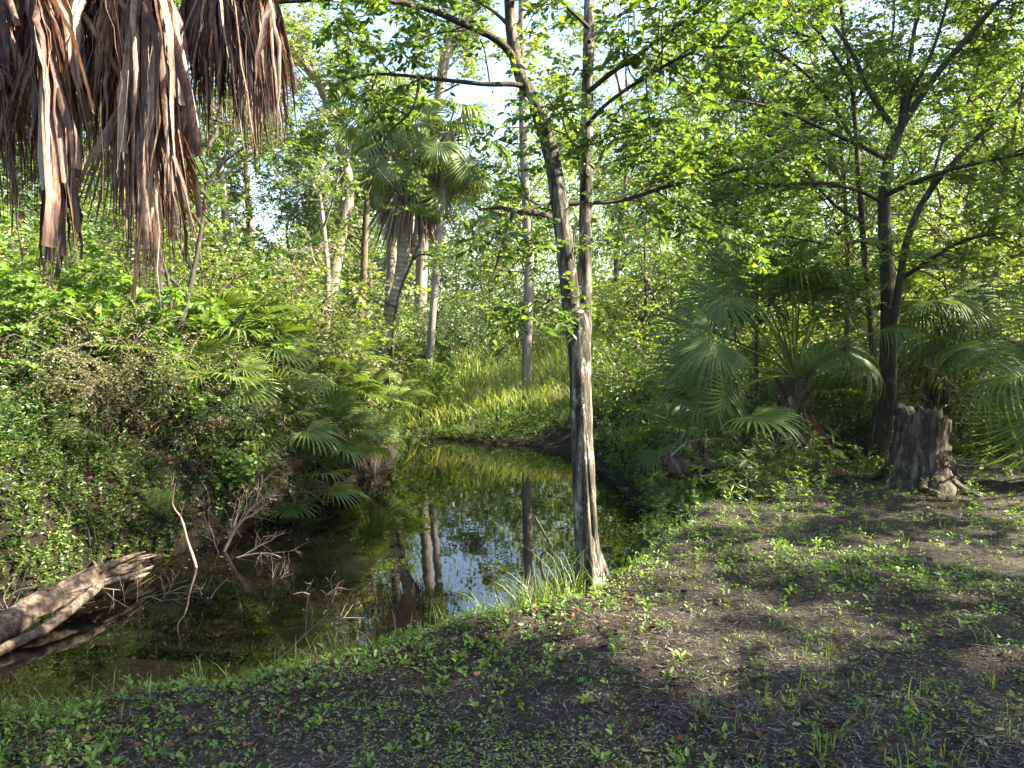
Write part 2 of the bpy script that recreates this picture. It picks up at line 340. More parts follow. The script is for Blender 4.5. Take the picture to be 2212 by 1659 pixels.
def ground_z(x, y):
    x = np.asarray(x, float); y = np.asarray(y, float)
    ds = [seg_dist(x, y, e) for e in EDGES]; dmin = np.minimum.reduce(ds)
    ws = [1/(d+.05)**3 for d in ds]; W = sum(ws)
    H = sum(w_*h for w_, (h, q) in zip(ws, BH))/W; wd = sum(w_*q for w_, (h, q) in zip(ws, BH))/W
    u = np.clip(dmin/wd, 0, 1)
    out = WZ+(H-WZ)*(1-(1-u)**2)
    lf = np.clip((dmin-2.)/8, 0, 1)
    out = out+lf*(.12-H)*.7
    ins = inside(x, y)
    z = np.where(ins, WZ-.03-np.minimum(.7, dmin*.55), out+noise2(x, y)*np.clip(dmin/.5, .15, 1)*.55)
    return z
def gz(x, y): return float(ground_z(np.array([x]), np.array([y]))[0])
def at(dx, d, sink=0.):
    p = P(dx, 713, d); return np.array([p[0], p[1], gz(p[0], p[1])-sink])
def hit(dx, dy):
    r = ray(dx, dy); ts = np.linspace(1.5, 60, 6000); q = CAM+ts[:, None]*r
    z = ground_z(q[:, 0], q[:, 1]); k = np.argmax(q[:, 2] < z); return np.array([q[k, 0], q[k, 1], z[k]])
gx = np.concatenate([-np.geomspace(12, 400, 34)[::-1], np.arange(-11.9, 9.95, .1), np.geomspace(10, 400, 34)])
gy = np.concatenate([-np.geomspace(3, 300, 22)[::-1], np.arange(-2.8, 22, .1), np.geomspace(22.1, 500, 40)])
X, Y = np.meshgrid(gx, gy); Z = ground_z(X.ravel(), Y.ravel())
mb = MB(); nx, ny = len(gx), len(gy)
ii = (np.arange(ny-1)[:, None]*nx+np.arange(nx-1)[None]).ravel()
mb.add(np.stack([X.ravel(), Y.ravel(), Z], 1), np.stack([ii, ii+1, ii+nx+1, ii+nx], 1))
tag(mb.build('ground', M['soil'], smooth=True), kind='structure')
mb = MB(); mb.add(np.array([(-18, 2.6, WZ), (4, 2.6, WZ), (4, 18.5, WZ), (-18, 18.5, WZ)]), np.array([[0, 1, 2, 3]]))
tag(mb.build('water', M['water']), kind='structure')

# ------------------------------------------------------------------ plant builders
def fan(mb, org, axis, normal, R, nseg, spread, rng, droop=.1, kappa=.5, tip=.35, cup=.12, rnd=None, fuse=.45, wmul=1., n=8):
    axis = nrm(axis); X_ = nrm(crs(axis, normal)); Zv = crs(X_, axis)
    phi = np.radians(np.linspace(-spread/2, spread/2, nseg)+rng.normal(size=nseg)*.8); dphi = math.radians(spread/nseg)
    t = np.linspace(.03, 1, n)[None]
    L = (R*(.70+.30*np.cos(phi*.75))*(1+.05*rng.normal(size=nseg)))[:, None]
    x = L*t*np.sin(phi)[:, None]; y = L*t*np.cos(phi)[:, None]
    tipd = tip*(.4+1.2*rng.rand(nseg))[:, None]
    z = -droop*L*t**2-tipd*L*np.maximum(0, t-.5)**2*2+cup*np.abs(x)
    a = kappa*y/R; kk = kappa/R+1e-6
    y2 = np.sin(a)/kk+z*np.sin(a); z2 = -(1-np.cos(a))/kk+z*np.cos(a)
    p = org+x[..., None]*X_+y2[..., None]*axis+z2[..., None]*Zv
    wdt = 2*math.tan(dphi/2)*L*1.08*wmul*np.where(t < fuse, t, fuse*(1-(np.maximum(t-fuse, 0)/(1-fuse))**1.3)+.004)
    side = np.cos(phi)[:, None]*X_-np.sin(phi)[:, None]*axis
    strips(mb, p, wdt, side, fold=.3, rnd=(rng.rand(nseg)*.55+.2*rng.rand() if rnd is None else rnd))
def frond(root, base, d, Lp, R, rng, mat, name='frond', nseg=36, spread=250, droop=.12, kappa=.9, tip=.5, sag=.25, axis=None, normal=None, pr=.012, rnd=None, hast=None, wmul=1., pet_mat=None):
    d = nrm(np.asarray(d, float)); n = 9; base = np.asarray(base, float)
    t = np.linspace(0, 1, n)[:, None]
    if hast is None: path = base+d*Lp*t+np.array([0, 0, -1.])*sag*Lp*t**2
    else:
        hast = np.asarray(hast, float); mid = (base+hast)/2+np.array([0, 0, sag])
        path = (1-t)**2*base+2*t*(1-t)*mid+t*t*hast
    mb = MB(); tubes(mb, path, np.linspace(pr*1.6, pr*.6, n), 5)
    mb.r[-1][:] = .85
    ax = nrm(path[-1]-path[-2]) if axis is None else nrm(np.asarray(axis, float))
    if normal is None:
        s = crs(ax, np.array([0, 0, 1.]))
        if np.linalg.norm(s) < .2: s = crs(ax, np.array([d[0], d[1], 0]))+np.array([.01, 0, 0])
        normal = crs(nrm(s), ax)+.25*rng.normal(size=3)
    fan(mb, path[-1], ax, normal, R, nseg, spread, rng, droop, kappa, tip, rnd=rnd, wmul=wmul)
    return mb.build(name, mat, root)
def fib_dirs(N, el0, el1, rng):
    el = np.radians(np.linspace(el0, el1, N)+rng.normal(size=N)*6); az = np.arange(N)*2.39996+rng.rand()*6+rng.normal(size=N)*.2
    return np.stack([np.cos(el)*np.cos(az), np.cos(el)*np.sin(az), np.sin(el)], 1)
def skirt(root, top, rng, N=10, L=1.0, rad=.3, name='dead_frond'):
    for k in range(N):
        az = k*2.4+rng.rand(); o = np.array([math.cos(az), math.sin(az), 0])
        mb = MB(); m = 30; n = 7; t = np.linspace(0, 1, n)[None, :, None]
        h = top+o*rad*(.3+.3*rng.rand())-np.array([0, 0, .1+.25*rng.rand()])
        tg = nrm(np.array([0, 0, -1.])+.18*o+.16*rng.normal(size=(m, 3)))
        p = h+tg[:, None]*t*(L*(.6+.5*rng.rand(m)))[:, None, None]
        wd = .05*np.array([.3, .7, 1, 1, .8, .5, .1])[None]*(.6+.7*rng.rand(m))[:, None]
        strips(mb, p, wd, crs(tg, rv(rng, m)), .4, rnd=np.clip(.45+.3*rng.rand()+.3*rng.normal(size=m), 0, 1))
        mb.build(name, M['dead'], root)
def palm(name, label, trunk_pts, r, crown_R, Lp, nf, seed, el=(75, -45), dead=9, trunk_mat='palm_trunk', deadL=1.1, leafmat='frond', group=None, nseg=34):
    rng = np.random.RandomState(seed); tp = spline(trunk_pts, 26)
    root = thing(name, label, 'palm', tp[0], group)
    mb = MB(); rad = np.full(26, r)*(1+.05*rng.normal(size=26)); rad[:3] *= [1.45, 1.25, 1.1]
    tubes(mb, tp, rad, 14, cap=True, rough=.03, rng=rng); mb.build('trunk', M[trunk_mat], root, smooth=True)
    top = tp[-1]
    for d in fib_dirs(nf, el[0], el[1], rng):
        frond(root, top+d*r*.5, d, Lp*(.8+.4*rng.rand()), crown_R*(.85+.3*rng.rand()), rng, M[leafmat], droop=.15, kappa=1.1, tip=.7, sag=.3, nseg=nseg)
    if dead: skirt(root, top, rng, dead, deadL, r*2.4)
    return root
def palmetto(label, loc, seed, nf=9, R=.42, Lp=.55, dead=2, h=.1, mat='palmetto', el=(75, 8), group='saw palmettos on the banks'):
    rng = np.random.RandomState(seed)
    root = thing('saw_palmetto', label, 'palmetto', loc, group)
    for d in fib_dirs(nf, el[0], el[1], rng):
        frond(root, np.asarray(loc)+np.array([0, 0, h]), d, Lp*(.7+.6*rng.rand()), R*(.8+.4*rng.rand()), rng, M[mat], nseg=24, spread=210, droop=.05, kappa=.35, tip=.25, sag=.25, pr=.008)
    for k in range(dead):
        d = nrm(np.array([rng.normal(), rng.normal()-.6, -.1]))
        frond(root, np.asarray(loc)+np.array([0, 0, h]), d, Lp*.7, R*.9, rng, M['dead'], name='dead_frond', nseg=18, spread=150, droop=.5, kappa=1.2, tip=.9, sag=.7, pr=.007)
    m = MB(); tubes(m, np.array([np.asarray(loc)+[0, 0, -.1], np.asarray(loc)+[0, 0, h*.6], np.asarray(loc)+[0, 0, h+.05]]), np.array([.09, .08, .05]), 8, cap=True)
    m.build('stem', M['boot'], root)
    return root
def limb_foliage(paths_list, rng, l1, l2, leaf, bark_mb, leaf_mb):
    """explicit limbs -> side branches -> twigs -> leaves"""
    for pth in paths_list:
        pp = np.asarray(pth)[None]
        p, d, ln, t = kids(pp, l1['per'], l1.get('t0', .15), 1., l1['ang'], l1['L'], rng, l1.get('up', .1), l1.get('flat', .7))
        b1 = curves(p, d, ln, 7, rng, .2, l1.get('grav', 0)); tubes(bark_mb, b1, taper(len(b1), 7, l1['r'], l1['r']*.3), 4)
        p, d, ln, t = kids(b1, l2['per'], .15, 1., l2['ang'], l2['L'], rng, l2.get('up', 0), l2.get('flat', .5))
        b2 = curves(p, d, ln, 5, rng, .18, l2.get('grav', 0)); tubes(bark_mb, b2, taper(len(b2), 5, l2['r'], l2['r']*.4), 3)
        twig_leaves(leaf_mb, b2, leaf['per'], .1, leaf['size'], leaf['tpl'], rng, leaf.get('flat', .75), leaf.get('jit', .5), leaf.get('droop', .1))
def make_tree(name, label, seed, H=13, r=.2, nl=16, L=3.2, t0=.35, l2=(9, 1.2), l3=(8, .5), lp=15, size=.105, leafmat='leaf', bark='bark_grey', lean=.04, up=.25, group='trees of the wood behind the pond', tpl=KITE, loc=(0, 0, 0), flat=.5):
    rng = np.random.RandomState(seed); loc = np.asarray(loc, float)
    root = thing(name, label, 'tree', loc, group)
    c = np.array([[0, 0, -.2], [lean*H*.3*rng.normal(), lean*H*.3*rng.normal(), H*.33], [lean*H*rng.normal(), lean*H*rng.normal(), H*.7], [lean*H*1.5*rng.normal(), lean*H*1.5*rng.normal(), H]])+loc
    tp = spline(c, 24); mb = MB(); rad = r*np.linspace(1, .12, 24); rad[:3] *= [1.6, 1.25, 1.08]
    tubes(mb, tp, rad, 10, rough=.05, rng=rng)
    p, d, ln, t = kids(tp[None], nl, t0, 1., 62, L, rng, up, 1)
    b1 = curves(p, d, ln, 8, rng, .14, .04); tubes(mb, b1, taper(len(b1), 8, r*.42*(1.1-t), .012), 5)
    p, d, ln, t = kids(b1, l2[0], .2, 1., 55, l2[1], rng, .05, .8)
    b2 = curves(p, d, ln, 6, rng, .2); tubes(mb, b2, taper(len(b2), 6, .018, .007), 3)
    p, d, ln, t = kids(b2, l3[0], .2, 1., 55, l3[1], rng, -.05, .7)
    b3 = curves(p, d, ln, 4, rng, .2, -.05)
    lf = MB(); twig_leaves(lf, b3, lp, .05, size, tpl, rng, flat, .6, .2)
    mb.build('trunk', M[bark], root, smooth=True); lf.build('crown', M[leafmat], root)
    return root
def make_shrub(name, label, seed, H=2., W=1.2, ns=12, l2=8, lp=14, size=.06, tpl=KITE, leafmat='leaf', bark='bark_brown', loc=(0, 0, 0), flat=.5, group='shrubs on the banks', l3=4, arch=-.06, cat='shrub', sr=1.):
    rng = np.random.RandomState(seed); loc = np.asarray(loc, float)
    root = thing(name, label, cat, loc, group)
    az = rng.rand(ns)*6.283; sp = .15+.75*rng.rand(ns)
    d = nrm(np.stack([np.cos(az)*sp*W/H*1.6, np.sin(az)*sp*W/H*1.6, np.ones(ns)], 1)); pos = loc+np.stack([np.cos(az)*.08, np.sin(az)*.08, np.full(ns, -.05)], 1)*np.array([1, 1, 1.])
    b0 = curves(pos, d, H*(.55+.6*rng.rand(ns)), 9, rng, .14, arch*.5); mb = MB(); tubes(mb, b0, taper(ns, 9, (.018*H/2+.004)*sr, .005*sr), 5)
    p, dd, ln, t = kids(b0, l2, .12, 1., 60, W*.55, rng, .1, .8); b1 = curves(p, dd, ln, 6, rng, .2, arch); tubes(mb, b1, taper(len(b1), 6, .007, .003), 3)
    p, dd, ln, t = kids(b1, l3, .2, 1., 50, W*.24, rng, .0, .7); b2 = curves(p, dd, ln, 4, rng, .2, arch)
    lf = MB(); twig_leaves(lf, b2, lp, .05, size, tpl, rng, flat, .5, .15)
    mb.build('stem', M[bark], root); lf.build('foliage', M[leafmat], root)
    return root
def grass_blades(mb, pos, h, rng, wd=.006, lean=.35, rnd=None):
    N = len(pos); az = rng.rand(N)*6.283; o = np.stack([np.cos(az), np.sin(az), np.zeros(N)], 1)
    t = np.linspace(0, 1, 5)[None, :, None]; ln = (h*np.ones(N))[:, None, None]
    p = pos[:, None]+ln*(t*np.array([0, 0, 1.])+o[:, None]*lean*(rng.rand(N)*1.6)[:, None, None]*t**2-np.array([0, 0, .35])*lean*t**3)
    wdt = (wd*np.ones(N))[:, None]*np.array([.8, 1, .85, .55, .05])[None]
    strips(mb, p, wdt, crs(o, np.array([0, 0, 1.]))+.3*rng.normal(size=(N, 3)), .2, rnd=rng.rand(N) if rnd is None else rnd)

# ================================================================== THE PLACE
def px_path(pts, d, n=20, dd=0.):
    """polyline given by image bearings at real distances (d number or list)"""
    ds = np.linspace(d, d+dd, len(pts)) if np.isscalar(d) else d
    return spline([P(a, b, q) for (a, b), q in zip(pts, ds)], n)

# ---- forked tree at the water's edge
rng = np.random.RandomState(11)
D0 = 4.75
root = thing('forked_tree', 'forked tree with mottled bark leaning over the pond lip, its right side sunlit', 'tree', P(1275, 1242, D0)-np.array([0, 0, .05]))
def rad_px(w_, d): return .5*w_/1469.0*d
mb = MB()
low = px_path([(1279, 1275), (1275, 1235), (1266, 1150), (1262, 1050), (1256, 900), (1253, 790), (1251, 720), (1249, 660)], D0, 40)
lr = rad_px(np.interp(np.linspace(0, 1, 40), [0, .06, .14, .3, .6, .85, .93, 1], [80, 67, 57, 51, 46, 48, 40, 16]), D0)
tubes(mb, low, lr, 20, rough=.035, rng=rng)
Lst = px_path([(1249, 850), (1243, 760), (1237, 690), (1230, 620), (1221, 540), (1208, 440), (1190, 330), (1165, 245), (1138, 190), (1120, 150), (1106, 80), (1100, 0), (1096, -130)], D0, 40)
tubes(mb, Lst, rad_px(np.interp(np.linspace(0, 1, 40), [0, .2, .6, .75, 1], [30, 40, 32, 27, 20]), D0), 14, rough=.04, rng=rng)
Rst = px_path([(1254, 850), (1259, 760), (1262, 690), (1264, 620), (1265, 500), (1267, 300), (1270, 150), (1273, 0), (1276, -200)], D0, 40, .15)
tubes(mb, Rst, rad_px(np.interp(np.linspace(0, 1, 40), [0, .2, .6, 1], [32, 34, 27, 22]), D0), 14, rough=.04, rng=rng)
# buttress ridges at the foot
for k in range(7):
    a = k*.9+.3; o = np.array([math.cos(a), math.sin(a), 0]); b = np.array(root.location); w_ = 1.35 if abs(a-.3) < 1 else 1
    sh = lambda f: np.array([-f, 0, 0])
    tubes(mb, spline([b+o*.125*w_-np.array([0, 0, .08]), b+o*.078*w_+np.array([0, 0, .08]), b+o*.06+np.array([0, 0, .3])+sh(.022), b+o*.045+np.array([0, 0, .75])+sh(.048), b+o*.0+np.array([0, 0, 1.25])+sh(.062)], 14), np.linspace(.03, .012, 14), 7, rough=.05, rng=rng)
trunk_mb = mb
branch_specs = [
 ([(1122, 142), (1090, 100), (1050, 72), (1000, 52), (940, 25), (880, 8), (800, 2), (700, -2), (580, 6)], D0, -.5, 17, 8),
 ([(1140, 190), (1110, 182), (1050, 182), (960, 173), (870, 163), (808, 160), (760, 170)], D0, -.35, 13, 4),
 ([(906, 170), (898, 215), (880, 250), (842, 284), (820, 330), (806, 370)], D0-.25, -.1, 7, 3),
 ([(1203, 482), (1180, 466), (1150, 460), (1110, 456), (1085, 449), (1036, 453)], D0, -.3, 15, 6),
 ([(1107, 462), (1095, 500), (1078, 550), (1064, 605)], D0-.2, -.1, 8, 3),
 ([(1200, 436), (1160, 446), (1125, 464)], D0, -.2, 8, 5),
 ([(1205, 440), (1250, 438), (1310, 437), (1370, 426), (1430, 406), (1520, 382), (1620, 362), (1690, 330), (1740, 290)], D0+.15, .6, 13, 4),
 ([(1418, 412), (1460, 440), (1540, 475), (1610, 500)], D0+.35, .2, 6, 3),
 ([(1270, 200), (1320, 158), (1370, 125), (1430, 80), (1500, 30), (1560, -20)], D0, -.6, 12, 5),
 ([(1268, 270), (1310, 225), (1380, 175), (1440, 140), (1520, 105), (1600, 100)], D0, -.8, 10, 4),
 ([(1395, 160), (1398, 210), (1404, 270), (1408, 320)], D0-.5, 0, 4, 2),
 ([(1262, 330), (1230, 300), (1212, 250), (1180, 210)], D0, -.3, 6, 3),
 ([(1272, 60), (1230, 20), (1180, -30), (1100, -70)], D0, -.5, 9, 4),
 ([(1104, 60), (1060, 20), (980, -20), (880, -60)], D0, .4, 10, 4),
 ([(1272, 90), (1330, 40), (1400, -10), (1480, -80)], D0, .5, 10, 4),
 ([(1232, 640), (1200, 645), (1160, 650)], D0, -.2, 8, 3),
 ([(1268, 380), (1320, 350), (1390, 330), (1450, 340)], D0, .9, 6, 3),
]
leafm = MB(); lims = []
for i, (pts, d, dd, w0, w1) in enumerate(branch_specs):
    mbb = MB(); p = px_path(pts, d, 18, dd); tubes(mbb, p, rad_px(np.linspace(w0, w1, 18), d), 7, rough=.07, rng=rng)
    per = max(2, int(np.linalg.norm(p[-1]-p[0])*9))
    dens = {1: .7, 2: .45, 3: .3, 4: .4, 5: .3, 13: .6, 15: 1.6}.get(i, 1.)
    limb_foliage([p], rng, dict(per=max(2, int(per*dens)), ang=60, L=.55, up=.05, flat=.8, r=.006, t0=.3), dict(per=9, ang=55, L=.27, r=.0025), dict(per=11, size=.054, tpl=OVAL, flat=.6, jit=.5, droop=.25), mbb, leafm)
    mbb.build('branch', M['bark_br'], root)
# tufts of epicormic leaves along the stems
for st, per in ((Lst, 12), (Rst, 14)):
    p, d, ln, t = kids(st[None], per, .1, 1., 70, .32, rng, .05); b = curves(p, d, ln, 5, rng, .2, -.05)
    tubes(trunk_mb, b, taper(len(b), 5, .003, .0015), 3)
    twig_leaves(leafm, b, 14, .1, .05, OVAL, rng, .6, .5, .2)
leafm.build('crown', M['leaf'], root); trunk_mb.build('trunk', M['bark'], root, smooth=True)

# ---- dead fan palm fronds hanging at the near left; trunk just outside the picture
rng = np.random.RandomState(21)
px = P(-190, 700, 2.75); tb = np.array([px[0], px[1], gz(px[0], px[1])-.1]); tt = P(-150, -230, 2.75)
rootp = thing('cabbage_palm', 'palm with a skirt of dead brown fronds hanging into the view over the pond', 'palm', tb)
mb = MB(); tp = spline([tb, tb*.5+tt*.5+np.array([.04, 0, 0]), tt], 20); tubes(mb, tp, np.full(20, .17), 14, rough=.04, rng=rng); mb.build('trunk', M['boot'], rootp, smooth=True)
def hanging(hx, hy, d, x0, x1, ln0, ln1, n, grey=0., name='dead_frond', wide=.0185, dsp=.12, tear=0., mid=.5):
    """a collapsed dead fan: ribbons fall from the hub (hx,hy) to bearings x0..x1 ending at heights ln0..ln1"""
    hub = P(hx, hy, d); mbx = MB()
    m = 12; k = np.linspace(0, 1, n)
    tx = x0+(x1-x0)*k+rng.normal(size=n)*(x1-x0)*.04
    prof = 18+1.06*ln0+1.06*(ln1-ln0)*(1-np.abs(k-mid)/max(mid, 1-mid))**.8
    ty = prof*(.55+.55*rng.rand(n)**.6); dd = d+rng.normal(size=n)*dsp
    tips = np.array([P(a, b, q) for a, b, q in zip(tx, ty, dd)])
    sx = hx+(tx-hx)*.62; sy = hy+18+rng.rand(n)*25
    ctr = np.array([P(a, b, q) for a, b, q in zip(sx, sy, d+(dd-d)*.5)])
    t = np.linspace(0, 1, m)[None, :, None]
    p = (1-t)**2*hub+2*t*(1-t)*ctr[:, None]+t*t*tips[:, None]
    p = p+np.cumsum(rng.normal(size=(n, m, 3))*.0065, 1)*np.array([1, 1, .2])
    p[:, :, 0] += .012*np.sin(t[..., 0]*6+rng.rand(n, 1)*6.3)*t[..., 0]
    ww = wide*(.55+.8*rng.rand(n))[:, None]*np.interp(np.linspace(0, 1, m), [0, .15, .5, .8, 1], [.35, .9, 1, .55, .06])[None]
    torn = rng.rand(n) < tear
    ww = np.where(torn[:, None], wide*1.7*(.6+.6*rng.rand(n))[:, None]*np.interp(np.linspace(0, 1, m), [0, .2, 1], [.4, 1, .8])[None], ww)
    sd = nrm(np.stack([np.ones(n), rng.normal(size=n)*.9, np.zeros(n)], 1))
    sd = np.repeat(sd[:, None], m, 1)+np.linspace(0, 1, m)[None, :, None]*rng.normal(size=(n, 1, 3))*1.4
    r = np.clip(rng.rand(n)**1.7*.85+grey*rng.rand(n), 0, 1)
    strips(mbx, p, ww, sd, .22, rnd=r)
    nf_ = int(n*.8); pk = p[rng.randint(0, n, nf_)]+rng.normal(size=(nf_, 1, 3))*.012+np.cumsum(rng.normal(size=(nf_, m, 3))*.007, 1); strips(mbx, pk, np.broadcast_to(.0028*np.linspace(1, .3, m)[None], (nf_, m)), rv(rng, nf_), .1, rnd=.35+.65*rng.rand(nf_))
    # petiole from the crown shaft over to the hub
    a = tt-np.array([0, 0, .1]); mid_ = (a+hub)/2+np.array([0, 0, .32])
    tq = np.linspace(0, 1, 10)[:, None]; pp = (1-tq)**2*a+2*tq*(1-tq)*mid_+tq*tq*hub
    tubes(mbx, pp, np.linspace(.022, .013, 10), 6); mbx.r[-1][:] = .6
    return mbx.build(name, M['dead'], rootp)
HG = [(205, -70, 2.6, 160, 245, 150, 340, 50, .1, {}), (90, -60, 2.8, 40, 130, 220, 390, 50, 0, {}), (-40, -60, 2.6, -120, 70, 330, 500, 46, .1, {}), (20, -90, 2.9, -60, 110, 250, 470, 50, 0, {}), (-20, 130, 2.5, -60, 45, 330, 480, 30, .15, {}),
 (60, -60, 2.35, 80, 175, 250, 540, 44, .5, dict(wide=.026, tear=.15)), (140, -80, 2.45, 92, 180, 260, 420, 24, .95, dict(wide=.055, dsp=.05)),
 (112, 330, 2.5, 85, 158, 470, 560, 34, .2, dict(wide=.018, dsp=.05, tear=.3)), (230, -70, 2.75, 170, 330, 180, 390, 70, .15, {}), (250, -90, 2.5, 190, 300, 190, 380, 44, .6, {}),
 (300, -60, 2.6, 230, 412, 360, 560, 96, .12, {}), (320, -80, 2.45, 240, 400, 280, 460, 66, .3, dict(wide=.024, tear=.22)), (330, -50, 2.75, 255, 412, 400, 590, 80, 0, {}),
 (312, 170, 2.5, 250, 408, 420, 585, 60, .3, dict(tear=.15)), (330, 90, 2.42, 300, 395, 300, 410, 34, .55, dict(wide=.03, tear=.5, dsp=.04)),
 (420, -60, 2.7, 380, 500, 110, 300, 70, .1, {}), (480, -80, 2.6, 440, 632, 150, 300, 90, .1, dict(mid=.7)), (510, -60, 2.75, 470, 618, 190, 320, 84, .05, dict(mid=.6)),
 (440, -110, 2.9, 400, 590, 130, 250, 80, .1, {}), (560, -40, 2.5, 545, 632, 170, 305, 40, .25, dict(mid=.6))]
for h in HG: hanging(*h[:9], **h[9])
for hx, hy, d, R, sp, ax in [(250, -60, 2.5, .62, 34, .1), (330, 40, 2.55, .62, 30, .05), (120, -70, 2.4, .72, 26, -.05), (510, -80, 2.6, .48, 44, .1), (40, 60, 2.5, .55, 30, 0), (345, 170, 2.6, .6, 30, 0), (455, -60, 2.6, .42, 40, 0), (275, 190, 2.45, .5, 28, -.1)]:
    mbx = MB(); fan(mbx, P(hx, hy, d), -UP+RT*ax+FW*.15*rng.normal(), FW*-1+RT*rng.normal()*.7, R, 22, sp, rng, .05, .25, .3, fuse=.62, rnd=np.clip(.15+.75*rng.rand()+.18*rng.normal(size=22), 0, 1), n=10)
    a_ = tt; h_ = P(hx, hy, d); tq = np.linspace(0, 1, 10)[:, None]; m_ = (a_+h_)/2+np.array([0, 0, .35]); tubes(mbx, (1-tq)**2*a_+2*tq*(1-tq)*m_+tq*tq*h_, np.linspace(.02, .012, 10), 6); mbx.r[-1][:] = .6
    mbx.build('dead_frond', M['dead'], rootp)
for d in fib_dirs(6, 88, 62, rng): frond(rootp, tt, d, .9, .7, rng, M['frond'], droop=.2, kappa=.8)

# ---- mid-ground palms on the far left bank
palm('leaning_palm', 'tall palm leaning right on the far bank with a shaggy brown skirt under its crown', [at(793, 17., .2), P(835, 720, 17), P(862, 600, 17), P(879, 500, 17.1), P(893, 325, 17.2)], .14, 1.02, .95, 17, 31, el=(75, -50), dead=20, deadL=2.3, leafmat='palmetto')
palm('slender_palm', 'slim upright grey palm trunk right of the leaning palm, small dead skirt high up', [at(921, 16.6, .2), P(930, 750, 16.6), P(944, 560, 16.6), P(955, 440, 16.7), P(968, 285, 16.8)], .085, 1.0, .9, 12, 32, el=(65, -50), dead=9, deadL=1.3, leafmat='palmetto', trunk_mat='bark_grey')
palm('tall_palm', 'palm behind the leaning palm holding its crown higher and further left', [at(832, 18.5, .2), P(838, 700, 18.5), P(846, 540, 18.5), P(838, 380, 18.6), P(828, 235, 18.7)], .13, 1.0, 1.0, 13, 33, el=(70, -60), dead=12, deadL=1.3, leafmat='palmetto', trunk_mat='bark_grey')

# ---- grey bare trunks across the pond
rng = np.random.RandomState(41)
def bare_tree(name, label, pts, d, w0, w1, bark, seed, fol=True, leafmat='leaf_y', size=.11, flare=1.7, l1=None, group=None, r0=None, fper=16):
    rg = np.random.RandomState(seed); p = px_path(pts, d, 34)
    root = thing(name, label, 'tree', p[0], group); mb = MB()
    rr = rad_px(np.linspace(w0, w1, 34), d if np.isscalar(d) else d[0]); rr[:4] *= np.array([flare, 1+.6*(flare-1), 1+.3*(flare-1), 1+.1*(flare-1)])
    tubes(mb, p, rr, 14, rough=.05, rng=rg)
    if fol:
        lf = MB(); a, dd, ln, t = kids(p[None], fper, .45, 1., 60, 2.0, rg, .2, 1); b1 = curves(a, dd, ln, 8, rg, .15, .02); tubes(mb, b1, taper(len(b1), 8, .03, .01), 4)
        limb_foliage(list(b1), rg, dict(per=8, ang=55, L=.8, r=.009, t0=.25), dict(per=7, ang=55, L=.4, r=.004), dict(per=9, size=size, tpl=KITE, flat=.5), mb, lf)
        lf.build('crown', M[leafmat], root)
    mb.build('trunk', M[bark], root, smooth=True); return root
bare_tree('grey_tree', 'straight pale grey trunk flaring at its foot on the sunny far bank', [(1146, 905), (1140, 860), (1138, 760), (1141, 660), (1143, 560), (1137, 440), (1130, 300), (1128, 120), (1126, -100)], 16.6, 24, 15, 'bark_grey', 42, flare=1.6, fper=8)
bare_tree('broad_tree', 'thick tree with a kinked pale trunk rising behind the vine tangle', [(700, 760), (716, 620), (742, 480), (752, 420), (742, 340), (716, 240), (688, 175), (640, 120), (600, 60)], 21, 34, 20, 'bark_grey', 43, leafmat='leaf_y', flare=1.3)
bare_tree('broad_tree', 'big forked pale limb seen above the two palm crowns', [(905, 760), (915, 500), (930, 330), (950, 200), (965, 110), (1000, 40), (1018, -60)], 24, 25, 19, 'bark_grey', 44, leafmat='leaf_y', flare=1.4)
bare_tree('white_tree', 'short whitish trunk standing among shrubs left of the leaning palm', [(703, 790), (706, 700), (708, 600), (700, 500), (690, 420)], 13.5, 16, 8, 'bark_grey', 45, leafmat='leaf', fper=3, size=.08)
bare_tree('brown_tree', 'short stout brown trunk in shade just left of the leaning palm', [(778, 790), (780, 700), (785, 600), (790, 480), (800, 330), (800, 180)], 21, 18, 10, 'bark_brown', 46, leafmat='leaf')
bare_tree('dark_tree', 'thin dark crooked stem crossing behind the leaning palm', [(830, 850), (845, 790), (852, 700), (868, 620), (900, 540), (930, 450)], 16.5, 9, 5, 'bark_br', 47, fper=3, size=.09, leafmat='leaf')

# ---- leaning sapling across the shaded left bank
bare_tree('leaning_sapling', 'long dark sapling leaning diagonally up the shaded left bank', [(-20, 1110), (110, 1040), (235, 935), (325, 835), (385, 715), (415, 600), (437, 480), (448, 350), (452, 220)], [8.3, 8.3, 8.4, 8.5, 8.6, 8.7, 8.8, 8.9, 9.], 24, 3, 'bark_br', 48, fper=7, size=.07, flare=1.1, leafmat='leaf')

# ---- right-hand tree with many rising limbs
rng = np.random.RandomState(51); DR = 8.2
b = at(1905, DR, .1); root = thing('spreading_tree', 'dark many-limbed tree spreading over the right bank behind the stump', 'tree', b)
mb = MB()
main = np.vstack([b[None], px_path([(1912, 900), (1916, 780), (1918, 640), (1913, 520), (1910, 430), (1922, 340), (1942, 280)], DR, 24)])
tubes(mb, main, rad_px(np.linspace(33, 22, 25), DR), 14, rough=.05, rng=rng)
s2 = np.vstack([b[None]+[.12, .1, 0], px_path([(1925, 880), (1932, 700), (1945, 600), (1965, 500), (2010, 410), (2080, 330), (2150, 260), (2230, 190)], DR-.2, 22, -.6)])
tubes(mb, s2, rad_px(np.linspace(19, 8, 23), DR), 10, rough=.05, rng=rng)
s3 = np.vstack([b[None]+[-.1, .12, 0], px_path([(1900, 860), (1880, 700), (1868, 560), (1858, 420), (1850, 300), (1840, 180), (1822, 60), (1810, -60)], DR+.3, 22, .5)])
tubes(mb, s3, rad_px(np.linspace(16, 8, 23), DR), 10, rough=.05, rng=rng)
mb.build('trunk', M['bark_br'], root, smooth=True)
